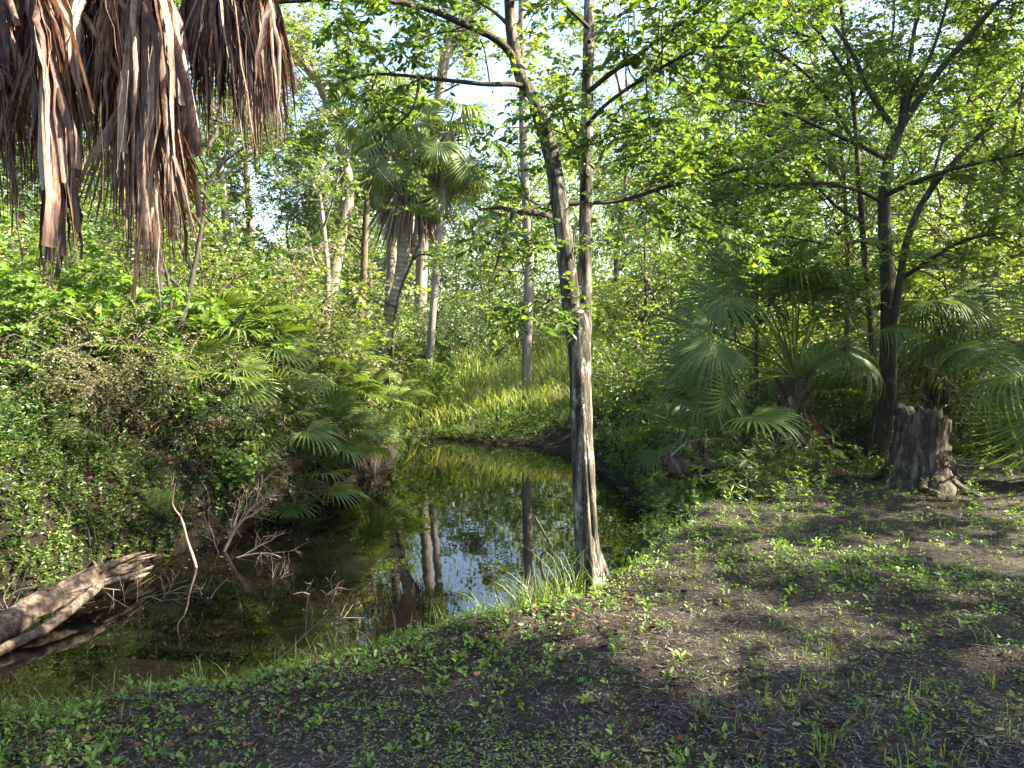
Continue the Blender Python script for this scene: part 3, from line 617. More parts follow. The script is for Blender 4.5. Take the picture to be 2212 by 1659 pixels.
limbs = [([(1942, 282), (1985, 215), (2040, 140), (2100, 70), (2160, 0), (2230, -70)], 0, -.8, 17, 8), ([(1938, 285), (1905, 240), (1870, 180), (1840, 110), (1790, 40), (1740, -40)], 0, .3, 14, 6),
 ([(1945, 278), (1955, 200), (1970, 100), (1985, 0), (1995, -100)], 0, .5, 14, 6), ([(1948, 275), (1970, 200), (2010, 120), (2040, 30), (2060, -70)], 0, -.6, 10, 5),
 ([(1915, 420), (1960, 400), (2040, 370), (2120, 350), (2220, 330)], -.1, -1.4, 12, 5), ([(1912, 440), (1850, 410), (1760, 395), (1650, 405), (1560, 420)], 0, -.5, 10, 4),
 ([(1914, 540), (1860, 520), (1800, 530), (1700, 510), (1620, 520)], 0, -.9, 10, 4), ([(1925, 350), (1870, 320), (1780, 280), (1680, 235), (1580, 215)], 0, -1.1, 11, 4),
 ([(1950, 600), (2010, 560), (2080, 520), (2180, 500)], -.2, -1.0, 10, 4), ([(1865, 480), (1800, 440), (1720, 350), (1640, 290)], .3, .6, 9, 4),
 ([(1852, 320), (1800, 230), (1730, 150), (1640, 90), (1540, 60)], .4, -.5, 9, 4), ([(1845, 220), (1900, 150), (1930, 60), (1930, -50)], .5, .5, 8, 4),
 ([(1915, 620), (1860, 640), (1790, 620), (1700, 600)], 0, -.6, 9, 3), ([(2010, 410), (2040, 300), (2090, 220), (2120, 120)], -.4, .3, 8, 3),
 ([(1840, 180), (1760, 60), (1660, 0), (1560, -40)], .4, .8, 8, 3),
 ([(1995, -60), (2010, -160), (2040, -300), (2060, -420)], .4, .4, 9, 4), ([(2160, 0), (2230, -120), (2280, -240), (2300, -360)], -.5, .3, 9, 4), ([(1880, 690), (1840, 650), (1770, 560), (1690, 450)], .2, .7, 8, 3)]
lf = MB()
for pts, d0, dd, w0, w1 in limbs:
    mbb = MB(); p = px_path(pts, DR+d0, 18, dd); tubes(mbb, p, rad_px(np.linspace(w0, w1, 18), DR), 7, rough=.06, rng=rng)
    limb_foliage([p], rng, dict(per=14, ang=58, L=.85, up=.05, flat=.5, r=.007, t0=.12), dict(per=10, ang=52, L=.34, r=.003, flat=.4), dict(per=16, size=.054, tpl=KITE, flat=.7, jit=.45, droop=.15), mbb, lf)
    mbb.build('branch', M['bark_br'], root)
lf.build('crown', M['leaf'], root)

# understory saplings with layered foliage on the right bank
make_tree('understory_tree', 'slim understory sapling with layered leaves between the fan palms and the pond', 61, H=5.2, r=.035, nl=20, L=1.5, t0=.25, l2=(9, .6), l3=(5, .3), lp=9, size=.06, bark='bark_br', loc=at(1640, 9.2), up=.1, group=None, flat=.75)
make_tree('understory_tree', 'understory tree with dense layered leaves above the leaning fan palm', 62, H=7., r=.055, nl=24, L=1.9, t0=.3, l2=(9, .7), l3=(6, .32), lp=9, size=.065, bark='bark_brown', loc=at(1825, 10.6), up=.1, group=None, flat=.75)
make_tree('understory_tree', 'yellow-green sunlit understory tree at the far right above the cut stump', 63, H=6.5, r=.06, nl=22, L=1.9, t0=.25, l2=(9, .7), l3=(6, .32), lp=9, size=.07, leafmat='leaf_y', bark='bark_brown', loc=at(2150, 10.5), up=.1, group=None, flat=.6)

# ---- stump
rng = np.random.RandomState(71)
sb = hit(1985, 1052); root = thing('tree_stump', 'tall rotting tree stump with a jagged cut top and flaring dark roots', 'stump', sb)
mb = MB(); n = 16; na = 40; hgt = .80; a = np.linspace(0, 2*PI, na, endpoint=False); rows = []
lob = sum(rng.rand()*.5*np.cos(k*a+rng.rand()*6) for k in (3, 5, 7, 11)); fl = 1+.28*np.cos(5*a+.6)+.15*np.cos(3*a+1)
for k in range(n):
    t = k/(n-1); r = .235+.02*lob*(1-t*.4)+.30*(1-t)**4*fl+.012*rng.normal(size=na)+.016*np.cos(17*a+2*t)+.012*np.cos(29*a)
    top = (hgt+.02*np.sin(3*a)+.05*(np.cos(a-2.3)))
    rows.append(np.stack([r*np.cos(a), r*np.sin(a), np.full(na, -.1)+t*(top+.1)+(rng.normal(size=na)*.035 if k == n-1 else 0)], 1))
for k in range(5):
    t = (k+1)/5; r = .225*(1-t*.98); rows.append(np.stack([r*np.cos(a), r*np.sin(a), rows[n-1][:, 2]*(1-t)+(hgt-.14)*t+rng.normal(size=na)*.01], 1))
V = np.vstack(rows)+sb; j = np.arange(na); q = np.concatenate([np.stack([i*na+j, i*na+(j+1) % na, (i+1)*na+(j+1) % na, (i+1)*na+j], 1) for i in range(len(rows)-1)])
mb.add(V, q); mb.build('stump_body', M['stump'], root, smooth=True)
for az, L_, rr in [(-.25, .4, .06), (-.9, .32, .05), (3.5, .5, .06), (4.4, .3, .05), (2.6, .4, .05), (5.2, .28, .05)]:
    o = np.array([math.cos(az), math.sin(az), 0]); q = []
    for s, h in [(.2, .42), (.27, .2), (.38, .06), (.5, .015), (.5+L_*.5, -.02), (.5+L_, -.06)]:
        p = sb+o*s+np.array([-o[1], o[0], 0])*rng.normal()*.03; q.append([p[0], p[1], gz(p[0], p[1])+h])
    mb = MB(); tubes(mb, spline(q, 16), rr*np.linspace(1, .35, 16), 9, rough=.06, rng=rng); mb.build('root', M['stump'], root, smooth=True)

rng = np.random.RandomState(72)
def snag(label, loc, h, r, seed):
    rg = np.random.RandomState(seed); root = thing('rotten_stump', label, 'stump', loc, 'rotten stumps on the right bank'); mb = MB(); loc = np.asarray(loc)
    for k in range(9):
        a = k*.7; o = np.array([math.cos(a), math.sin(a), 0]); L_ = h*(.6+.6*rg.rand())
        tubes(mb, spline([loc+o*r*1.5-[0, 0, .35], loc+o*r*.9+[0, 0, .05], loc+o*r*.65+[0, 0, L_*.5], loc+o*r*(.5+.3*rg.rand())+[0, 0, L_]], 10), r*np.linspace(.62, .14, 10), 7, rough=.12, rng=rg)
    mb.build('stump_body', M['stump'], root)
snag('black rotten stump under the dead yellowing fan at the bank edge', at(1515, 7.), .5, .15, 1)
snag('dark broken stump hanging over the water right of the forked tree', at(1420, 6.6, .2), .4, .12, 2)

# ---- fallen log with a splintered end in the water, left
rng = np.random.RandomState(81)
c = [onz(-90, 1395, WZ+.10), onz(10, 1352, WZ+.13), onz(90, 1305, WZ+.16), onz(170, 1268, WZ+.19), onz(240, 1240, WZ+.17), onz(300, 1224, WZ+.12)]
root = thing('fallen_log', 'weathered fallen log with a splintered end lying at the left waterline', 'log', c[2])
mb = MB(); lp = spline(c, 30); tubes(mb, lp, np.interp(np.linspace(0, 1, 30), [0, .3, .6, .85, 1], [.10, .108, .10, .075, .035]), 18, rough=.07, rng=rng); mb.build('trunk', M['dead_wood'], root, smooth=True)
mb = MB()
for k in range(30):
    a = rng.uniform(0, 6.28); u = rng.uniform(.45, .85); p0 = lp[int(u*29)]; tg = nrm(lp[-1]-lp[-6]); s = nrm(crs(tg, [0, 0, 1])); o = math.cos(a)*s+math.sin(a)*np.array([0, 0, 1.])
    L_ = rng.uniform(.25, .75); st = p0+o*.085*(1.15-.4*u); e = st+tg*L_+o*rng.uniform(-.03, .06)+np.array([0, 0, rng.uniform(-.03, .08)])
    tubes(mb, spline([st-tg*.1, (st+e)/2+o*.015, e], 8), np.array([.012, .02, .024, .022, .02, .016, .010, .003])*rng.uniform(.6, 1.5), 5, rough=.15, rng=rng)
mb.build('splintered_end', M['dead_wood'], root)
c = [onz(-60, 1440, WZ+.02), onz(30, 1390, WZ+.05), onz(90, 1362, WZ+.08), onz(140, 1325, WZ+.12), onz(185, 1290, WZ+.16), onz(215, 1262, WZ+.19)]
mb = MB(); tubes(mb, spline(c, 24), np.linspace(.04, .042, 24), 12, rough=.09, rng=rng); mb.build('side_limb', M['dead_wood'], root, smooth=True)
def stick_path(pts, lift): return spline([onz(a, b, WZ+h) for (a, b), h in zip(pts, lift)], 14)
mb = MB(); tubes(mb, spline([onz(215, 1240, WZ+.25), P(200, 1210, 6.75), P(183, 1178, 6.75)], 8), np.linspace(.018, .008, 8), 6); mb.build('side_limb', M['dead_wood'], root)

# ---- dead branches standing and lying in the shallow water
def branchy(name, label, pts, d, w0, w1, seed, kidn=8, kl=.5, mat='dead_twig', cat='branch', ang=40, up=.15, k2=4, group='dead branches in the water', dd=0.):
    rg = np.random.RandomState(seed); p = px_path(pts, d, 16, dd); root = thing(name, label, cat, p[0], group); mb = MB()
    tubes(mb, p, rad_px(np.linspace(w0, w1, 16), d), 7, rough=.1, rng=rg)
    if kidn:
        a, q, ln, t = kids(p[None], kidn, .2, 1., ang, kl, rg, up, 1); b1 = curves(a, q, ln, 7, rg, .16); tubes(mb, b1, taper(len(b1), 7, rad_px(w1, d)*.6, .0016), 4)
        if k2:
            a, q, ln, t = kids(b1, k2, .3, 1., 40, kl*.45, rg, up*.5, 1); b2 = curves(a, q, ln, 5, rg, .16); tubes(mb, b2, taper(len(b2), 5, .002, .0009), 3)
    return tag(mb.build('limb', M[mat], root), None) and root
branchy('dead_branch', 'bent pale stick standing out of the water beside the log tip', [(482, 1292), (455, 1268), (430, 1245), (418, 1205), (405, 1170), (392, 1120), (372, 1090), (378, 1045)], 6.9, 9, 3, 91, 3, .25, k2=2)
branchy('dead_branch', 'twiggy pinkish dead branch fanning upward in front of the left bank', [(462, 1240), (480, 1200), (505, 1150), (530, 1115), (560, 1080)], 7.4, 7, 3, 92, 13, .55, ang=32, up=.1, k2=5)
branchy('dead_branch', 'low spray of bare twigs reaching right from the fanning branch over dark water', [(458, 1238), (490, 1215), (530, 1200), (580, 1195), (620, 1210)], 7.2, 5, 2, 93, 9, .5, ang=30, up=0, k2=4)
branchy('dead_branch', 'small pale twig cluster poking up in the middle of the shaded water', [(345, 1350), (342, 1320), (350, 1295), (362, 1280)], 6.1, 4, 2, 94, 8, .3, ang=55, k2=3)
branchy('dead_branch', 'short forked grey stick angled into the water below the bent stick', [(424, 1368), (440, 1340), (456, 1318), (448, 1290)], 6.1, 9, 5, 95, 2, .35, ang=60, up=-.1, k2=2)
branchy('dead_branch', 'low reddish twig spray right of the forked stick', [(560, 1296), (580, 1275), (605, 1250)], 6.6, 4, 2, 96, 7, .3, ang=25, k2=3)
branchy('dead_branch', 'fine bare twigs lying over the water near the grassy near bank', [(580, 1440), (620, 1410), (660, 1370), (700, 1335), (730, 1310)], 4.9, 4, 2, 97, 8, .3, ang=45, up=0, k2=4)
branchy('dead_branch', 'thin twigs spreading from the side limb of the log', [(60, 1365), (100, 1345), (140, 1310), (180, 1270), (260, 1275)], 5.9, 4, 2, 98, 9, .4, ang=45, k2=3)
branchy('dead_branch', 'sparse grey twigs arching over dark water right of the log', [(240, 1390), (280, 1330), (320, 1290), (350, 1300)], 6., 3, 2, 99, 9, .4, ang=50, k2=3)
branchy('dead_branch', 'thin bare twigs trailing over the water below the forked grey stick', [(470, 1330), (520, 1345), (580, 1335), (640, 1350)], 5.8, 4, 2, 106, 8, .3, ang=50, up=0, k2=3)
branchy('dead_branch', 'fine twigs floating right of the reddish twig spray', [(600, 1300), (650, 1280), (690, 1290), (730, 1270)], 6.2, 3, 2, 107, 8, .3, ang=50, up=0, k2=3)
branchy('dead_branch', 'grey bare twig reaching up at the left border in front of the log', [(20, 1380), (22, 1330), (8, 1290), (30, 1250)], 5.4, 4, 2, 108, 6, .3, ang=45, k2=3)
branchy('curved_branch', 'black curved branch with a kinked top standing beside the forked tree', [(1192, 1268), (1174, 1245), (1168, 1205), (1182, 1190), (1192, 1180), (1180, 1160), (1166, 1135), (1155, 1115)], 4.9, 8, 5, 100, 2, .12, mat='bark_br', group=None, k2=0)
branchy('dead_branch', 'pale fallen branch tangle at the far waterline', [(950, 955), (985, 970), (1012, 952), (1040, 935)], 14.8, 5, 3, 101, 9, .7, ang=45, k2=3)
branchy('dead_branch', 'thin dark twig rising from the near bank grass by the water', [(1078, 1300), (1070, 1265), (1058, 1220)], 4.4, 3, 2, 102, 2, .12, mat='bark_br', k2=0)
branchy('dead_branch', 'whitish arched stick lying among the plants below the fan palm', [(1450, 985), (1480, 960), (1520, 948), (1575, 950)], 7.2, 7, 4, 103, 2, .3, k2=0, group=None)
branchy('dead_branch', 'leaning dark broken stick standing between fan palm and stump', [(1640, 1020), (1665, 970), (1690, 915)], 7.4, 11, 7, 104, 2, .3, mat='stump', k2=0, group=None)
branchy('dead_branch', 'short black broken stob on the right bank edge above the water', [(1515, 1180), (1500, 1160), (1485, 1135)], 5.7, 13, 8, 105, 0, .2, mat='stump', k2=0, group=None)

def roots(label, dxy, seed):
    rg = np.random.RandomState(seed); b = hit(*dxy); root = thing('exposed_roots', label, 'roots', b, 'exposed roots on the bank'); mb = MB()
    for k in range(9):
        o = np.array([rg.normal()*.5, rg.normal()*.12, 0]); q = []
        for s_ in np.linspace(0, 1, 6):
            p = b+o*(.3+s_)+np.array([.5, -.55, 0])*(s_-.4)*.8; q.append([p[0]+rg.normal()*.05, p[1], max(gz(p[0], p[1]), WZ-.1)+.03+.03*rg.rand()])
        tubes(mb, spline(q, 14), np.linspace(.006+.012*rg.rand()**2, .003, 14), 5, rough=.1, rng=rg)
    mb.build('root', M['bark_br'], root)
roots('tangle of exposed roots down the left bank near the fanning dead branch', (600, 1050), 1)
roots('exposed roots on the bank face below the first palmettos', (430, 1090), 2)
roots('exposed roots at the far left bank above the log', (140, 1120), 3)

# ---- fan palms on the right bank
def bank_palm(label, base, htop, r, specs, seed, nauto=6, R=.75, deadn=6, el=(75, 0), Lp=1.0, leafmat='frond'):
    rg = np.random.RandomState(seed); root = thing('fan_palm', label, 'palm', base); base = np.asarray(base)
    top = base+np.array([0, 0, htop]); mb = MB(); tubes(mb, spline([base-[0, 0, .15], base*.5+top*.5+[.02, .02, 0], top], 12), r*np.array([1.15, 1.2, 1.15, 1.1, 1.1, 1.1, 1.1, 1.1, 1.05, 1, .9, .7]), 14, rough=.06, rng=rg)
    for k in range(int(htop*34)):       # crossed leaf bases
        a = k*2.4; z = k/(htop*34)*htop; o = np.array([math.cos(a), math.sin(a), 0]); p = base+o*r*1.0+[0, 0, z]
        tubes(mb, np.array([p, p+o*.03+[0, 0, .1], p+o*.09+[0, 0, .2]]), np.array([.03, .026, .012]), 5)
    mb.build('trunk', M['boot'], root)
    for (hx, hy, hd, ax, ay, az, rr) in specs:
        hst = P(hx, hy, hd); axis = nrm(ax*RT-ay*UP+az*FW)
        nm = nrm(UP*.5-FW*.8+rg.normal(size=3)*.35)
        frond(root, top, UP, 1, rr, rg, M[leafmat], hast=hst, sag=.15, axis=axis, normal=nm, nseg=40, spread=215, droop=.08, kappa=.55, tip=.7, wmul=.85)
    for d in fib_dirs(nauto, el[0], el[1], rg): frond(root, top, d, Lp*(.8+.4*rg.rand()), R*(.8+.4*rg.rand()), rg, M[leafmat], droop=.2, kappa=.9, tip=.9, sag=.2, wmul=.85, spread=200)
    for k in range(deadn):
        if k == 0: skirt(root, top, rg, deadn, min(.95, htop*.8), r*1.9)
    return root
bank_palm('large fan palm whose drooping fans reach toward the pond from the right bank', at(1720, 8.2), 1.05, .15,
  [(1560, 640, 7.6, -.6, .45, -.2, .85), (1545, 735, 7.2, -.75, .35, -.3, .85), (1530, 800, 7.3, -.85, .4, -.1, .9), (1680, 590, 7.9, -.1, -.5, -.5, .75), (1600, 600, 8.4, -.7, .2, .2, .8), (1790, 640, 8.4, .6, -.3, .1, .75), (1830, 760, 7.9, .9, .35, -.1, .75), (1580, 850, 7.2, -.3, .9, -.2, .7), (1640, 560, 8.6, -.3, -.6, .3, .7)], 111, nauto=9, el=(86, 40), Lp=1.2, R=.62)
rg = np.random.RandomState(113)
r_ = palmetto('dead yellowing fan hanging straight down beside the bank edge under the large fan palm', at(1530, 7.3), 114, nf=4, R=.5, Lp=.6, dead=6, h=.75, mat='frond', group=None)
bank_palm('fan palm with drooping dark fans behind the stump near the right border', at(2050, 9.2), 1.85, .15,
  [(1990, 660, 8.8, -.3, .3, -.5, .8), (2060, 640, 8.6, .4, .3, -.5, .85), (2085, 720, 8.6, .5, .9, -.2, .85), (2005, 720, 8.7, -.4, .9, -.3, .8), (2110, 690, 9., .9, .3, 0, .75)], 112, nauto=7, deadn=12, el=(80, 20), R=.65, Lp=.8)
bank_palm('fan palm at the right border with broad dark fans pointing left', at(2330, 6.9), .8, .16,
  [(2260, 790, 6.6, -.9, .15, -.3, .8), (2250, 880, 6.4, -.9, .4, -.2, .75), (2290, 700, 6.8, -.6, -.4, -.1, .8)], 115, nauto=4, deadn=3)
bank_palm('smaller fan palm in the shade behind the large one', at(1800, 11.2), .9, .15, [], 116, nauto=14, R=.7, deadn=5, el=(75, -15))
bank_palm('low fan palm among shrubs beyond the right shore', at(1585, 11.5), .5, .15, [], 117, nauto=12, R=.65, deadn=4, el=(75, -5))

# ================================================================== shrubs
SH = {}
def shrub(kind, label, loc, scale, rz=None, **kw):
    """first use builds the kind, later uses copy it"""
    specs = dict(
        maple=('maple_shrub', dict(H=2.2, W=1.5, ns=12, l2=8, l3=4, lp=9, size=.105, tpl=MAPLE, leafmat='leaf_b', flat=.7)),
        small=('leafy_shrub', dict(H=2.4, W=1.6, ns=16, l2=9, l3=5, lp=12, size=.062, tpl=KITE, leafmat='leaf', flat=.45)),
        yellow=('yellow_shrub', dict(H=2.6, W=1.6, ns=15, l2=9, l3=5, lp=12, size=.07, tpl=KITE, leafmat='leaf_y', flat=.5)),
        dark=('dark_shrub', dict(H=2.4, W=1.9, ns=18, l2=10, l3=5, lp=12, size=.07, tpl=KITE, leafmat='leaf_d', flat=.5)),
        vine=('vine_tangle', dict(H=2.6, W=1.7, ns=20, l2=12, l3=5, lp=11, size=.06, tpl=KITE, leafmat='leaf_o', bark='dead_twig', flat=.3, arch=-.16, sr=.5)),
        fine=('feathery_shrub', dict(H=1.2, W=.9, ns=18, l2=9, l3=4, lp=16, size=.045, tpl=LANCE, leafmat='leaf_b', flat=.2)),
        herb=('leafy_plant', dict(H=.8, W=.6, ns=9, l2=5, l3=2, lp=7, size=.11, tpl=LANCE, leafmat='leaf', flat=.4)))
    nm, kwd = specs[kind]; grp = {'maple': 'maple shrubs', 'small': 'leafy shrubs', 'yellow': 'yellow-green shrubs', 'dark': 'dark shrubs', 'vine': 'vine tangles', 'fine': 'feathery shrubs', 'herb': 'leafy plants'}[kind]
    if kind not in SH:
        SH[kind] = make_shrub(nm, label, 200+len(SH), loc=(0, 0, 0), group=grp, cat='plant' if kind == 'herb' else 'shrub', **kwd)
        r = SH[kind]; r.location = [float(q) for q in loc]; r.scale = (scale,)*3
    else:
        r = copy_thing(SH[kind], loc, (rz if rz is not None else (len(bpy.data.objects)*1.7) % 6.28), scale, label)
    return r
A = at
for k_, l_, p_, s_ in [
 # left bank, front slope
 ('maple', 'bright maple-leaved shrub at the far left under the hanging palm fronds', A(60, 8.6), 1.05),
 ('maple', 'bright maple-leaved bush right of the first one, beside the leaning sapling', A(255, 8.9), 1.0),
 ('maple', 'maple-leaved sprig drooping over the dark bank above the water', A(520, 8.4), .42),
 ('maple', 'bright broadleaf sprout at the left border above the log', A(-60, 7.3), .85),
 ('maple', 'maple-leaved bush between the palmettos and the white trunk', A(600, 11.9), .6),
 ('maple', 'young maple spray hanging in front of the slim grey palm trunk', A(935, 16.2), .5),
 ('small', 'dense green shrub below the longest hanging brown frond', A(330, 10.6), 1.25),
 ('small', 'tall leafy shrub on the left bank, left of the vine tangle', A(420, 11.4), 1.15),
 ('small', 'leafy shrub filling the left border behind the maples', A(-40, 10.8), 1.5),
 ('small', 'leafy shrub at the left bank top under the widest grey frond', A(130, 11.2), 1.45),
 ('small', 'leafy bush right of the vine tangle, in front of the white trunk', A(620, 13.2), .7),
 ('small', 'leafy bush at the foot of the brown trunk', A(770, 19), 1.2),
 ('yellow', 'yellow-green tall shrub behind the sapling top', A(420, 13.6), 1.8),
 ('yellow', 'yellow-green tall shrub at the left behind the palm fronds', A(200, 13.5), 1.75),
 ('yellow', 'sunlit yellowish shrub beneath the fan-shaped right end of the dead fronds', A(500, 13.4), 1.3),
 ('yellow', 'yellowish tall shrub at the left border, highest of its row', A(-10, 13.5), 1.8),
 ('vine', 'brown vine tangle draped over a bush left of the thick kinked trunk', A(590, 13.), 1.2),
 ('vine', 'brown vine tangle beside the leaning sapling, lower than the other', A(460, 11.2), .62),
 ('vine', 'dry brown tangle on the dark bank behind the log', A(60, 8.1), .6),
('dark', 'dark bush hanging over the left bank edge under the bright maples', A(130, 8.0), .5),  ('dark', 'dark bush clinging to the left bank beside the fanning dead branch', A(420, 8.2), .42),  ('small', 'leafy bush overhanging the left bank behind the bent stick', A(300, 8.3), .55),  ('vine', 'brown tangle of stems hanging down the left bank face', A(220, 7.7), .5),  ('vine', 'brown tangle of stems low on the bank near the fanning branch', A(560, 8.6), .42),  ('vine', 'dry tangle at the left border near the water', A(-40, 7.5), .6),  ('small', 'small leafy bush on the bank above the splintered log end', A(200, 8.1), .4), ('maple', 'drooping broadleaf sprays low on the bank under the vine tangle', A(360, 8.1), .42),  ('dark', 'dark bush low at the left border between log and maples', A(20, 7.6), .45),  ('small', 'leafy bush leaning over the water left of the bank corner', A(640, 9.6), .5),  ('dark', 'dark bush under the palmetto at the bank corner', A(600, 9.3), .4),  ('vine', 'dry brown tangle beneath the middle palmettos', A(480, 8.7), .5),('yellow', 'sunlit yellow-green bush at the left border just above the maples', A(40, 9.8), .95),  ('yellow', 'sunlit yellow-green bush behind the second maple bush', A(230, 10.1), 1.0),  ('yellow', 'sunlit yellow-green bush beside the upright palmetto', A(400, 10.2), .85),  ('small', 'leafy bush behind the half shaded palmetto', A(580, 11.2), .9),  ('herb', 'lance-leaved plant on the bank right behind the log', A(120, 7.0), .5),  ('herb', 'lance-leaved plant between the log and its splintered end', A(250, 7.1), .42),  ('fine', 'feathery green plant at the left border beside the log', A(-20, 6.9), .35),('yellow', 'tall sunlit bush at the left, its top among the hanging frond tips', A(110, 12.4), 1.65),  ('yellow', 'tall sunlit bush right of the longest hanging frond', A(450, 12.6), 1.4),  ('small', 'tall leafy bush in the gap between the two frond clusters', A(270, 12.3), 1.55), ('fine', 'feathery sprout at the bank foot behind the log', A(330, 7.2), .3), ('fine', 'feathery pale green bush overhanging the water at the bank corner', A(815, 11.7), .85),
 ('fine', 'feathery yellow-green bush just left of the bank corner', A(700, 10.7), .62),
 ('dark', 'dark evergreen bush at the back of the pond left of the grey trunk', A(1010, 19.5), 1.15),
 ('dark', 'dark evergreen bush behind the slim grey palm', A(900, 22), 1.1),
 # far bank
 ('yellow', 'sunlit shrub behind the meadow between the grey trunk and the forked tree', A(1190, 27), 1.4),
 ('yellow', 'bright low shrub right of the forked tree at the back of the meadow', A(1330, 26), 1.5),
 ('small', 'round green bush directly right of the grey trunk', A(1195, 24.5), .95),
 ('small', 'green shrub on the right shore beyond the forked tree', A(1400, 14.5), 1.0),
 ('small', 'green shrub at the foot of the low fan palm', A(1500, 13.5), 1.1),
 ('yellow', 'yellow-green shrub behind the large fan palm', A(1640, 13), 1.35),
 ('small', 'leafy shrub between the two right-hand fan palms', A(1880, 11.8), 1.2),
 ('yellow', 'glowing yellow shrub behind the stump', A(1985, 13.5), 1.4),
 ('yellow', 'glowing yellow shrub at the right border behind the palm fans', A(2200, 12.5), 1.7),
 ('yellow', 'yellow-green bush left of the spreading tree', A(1790, 15.5), 1.5),
 ('vine', 'brown vine tangle hanging over the palm behind the stump', A(2080, 9.9), .95),
 ('small', 'leafy bush right of the stump at the border', A(2230, 8.8), .75),
 ('dark', 'dark low bush under the large fan palm', A(1640, 8.6), .42),
 ('dark', 'dark low bush at the base of the spreading tree', A(1850, 8.8), .38),
 ('fine', 'feathery plant on the right bank edge below the dead fan', A(1480, 6.9), .5),
 ('fine', 'feathery plant at the shore between forked tree and black stob', A(1420, 6.2), .33),
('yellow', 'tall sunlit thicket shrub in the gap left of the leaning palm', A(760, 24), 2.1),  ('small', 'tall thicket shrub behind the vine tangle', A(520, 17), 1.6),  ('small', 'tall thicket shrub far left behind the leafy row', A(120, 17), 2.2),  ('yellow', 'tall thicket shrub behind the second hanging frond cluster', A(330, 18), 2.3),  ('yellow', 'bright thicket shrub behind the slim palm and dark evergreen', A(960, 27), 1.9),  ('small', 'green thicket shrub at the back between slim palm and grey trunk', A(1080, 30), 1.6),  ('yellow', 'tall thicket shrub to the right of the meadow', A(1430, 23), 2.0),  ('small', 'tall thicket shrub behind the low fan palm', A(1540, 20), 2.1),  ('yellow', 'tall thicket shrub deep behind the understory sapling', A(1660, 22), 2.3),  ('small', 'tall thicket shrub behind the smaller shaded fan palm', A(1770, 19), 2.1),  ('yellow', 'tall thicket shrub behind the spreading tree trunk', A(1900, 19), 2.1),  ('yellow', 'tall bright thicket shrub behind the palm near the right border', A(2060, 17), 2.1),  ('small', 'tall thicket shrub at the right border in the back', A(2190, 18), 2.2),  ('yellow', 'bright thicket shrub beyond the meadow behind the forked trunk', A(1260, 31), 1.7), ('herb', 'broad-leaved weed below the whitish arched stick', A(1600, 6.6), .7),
 ('herb', 'tall lance-leaved weed right of the dead fan', A(1560, 7.), .95),
 ('herb', 'lance-leaved weed in front of the leaning broken stick', A(1680, 6.9), .75),
 ('herb', 'lance-leaved plant at the foot of the large fan palm', A(1760, 7.4), .8),
 ('herb', 'small leafy weed beside the left root of the stump', A(1870, 7.2), .45),
 ('herb', 'leafy weed at the left border above the log', A(10, 7.2), .8),
]: shrub(k_, l_, p_, s_)

# ---- palmettos
for i, (dx, d, nf, R, h, lab) in enumerate([
 (500, 9.6, 13, .5, .9, 'palmetto with stiff upright sunlit fans beside the leaning sapling'),
 (565, 9.9, 11, .45, .75, 'palmetto right of the sunlit upright one, half shaded'),
 (410, 9.2, 9, .42, .55, 'palmetto with yellowed fans under the leaning sapling'),
 (330, 8.7, 9, .42, .35, 'palmetto low on the dark bank below the sapling'),
 (690, 10.3, 12, .42, .3, 'dark green palmetto spilling toward the water at the bank corner'),
 (735, 11.5, 10, .38, .2, 'palmetto with brown dead fans above the feathery bush'),
 (820, 12.6, 11, .45, .45, 'palmetto at the tip of the left bank under the leaning palm'),
 (640, 9.2, 9, .4, .25, 'low palmetto hanging over the bank near the twiggy branch'),
 (610, 10.6, 10, .42, .6, 'palmetto with reddish dead fans in the middle of the left bank'),
 (760, 15.5, 12, .5, .6, 'palmetto in front of the brown trunk'),
 (860, 17.5, 12, .5, .5, 'palmetto between the leaning and the slim palm'),
 (970, 20, 12, .5, .6, 'palmetto right of the slim palm trunk'),
 (680, 13.5, 11, .5, .6, 'palmetto at the foot of the white trunk'),
 (590, 9.0, 11, .4, .75, 'fresh green palmetto above the exposed roots near the fanning branch'), (690, 9.8, 11, .42, .7, 'fresh palmetto right of the one above the exposed roots'), (450, 8.5, 10, .38, .6, 'small palmetto at the bank edge above the bent stick'), (300, 8.2, 9, .36, .55, 'small palmetto at the bank edge above the splintered log end'),
 (230, 8.5, 8, .38, .4, 'dull palmetto in deep shade left of the sapling foot'),
 (1460, 9.5, 10, .42, .2, 'palmetto on the right shore behind the dead fan'),
 (1760, 9.6, 10, .5, .4, 'palmetto between the large fan palm and the spreading tree')]):
    palmetto(lab, A(dx, d), 300+i, nf+3, R*1.2, R*1.4, 4 if d < 12 else 1, h)

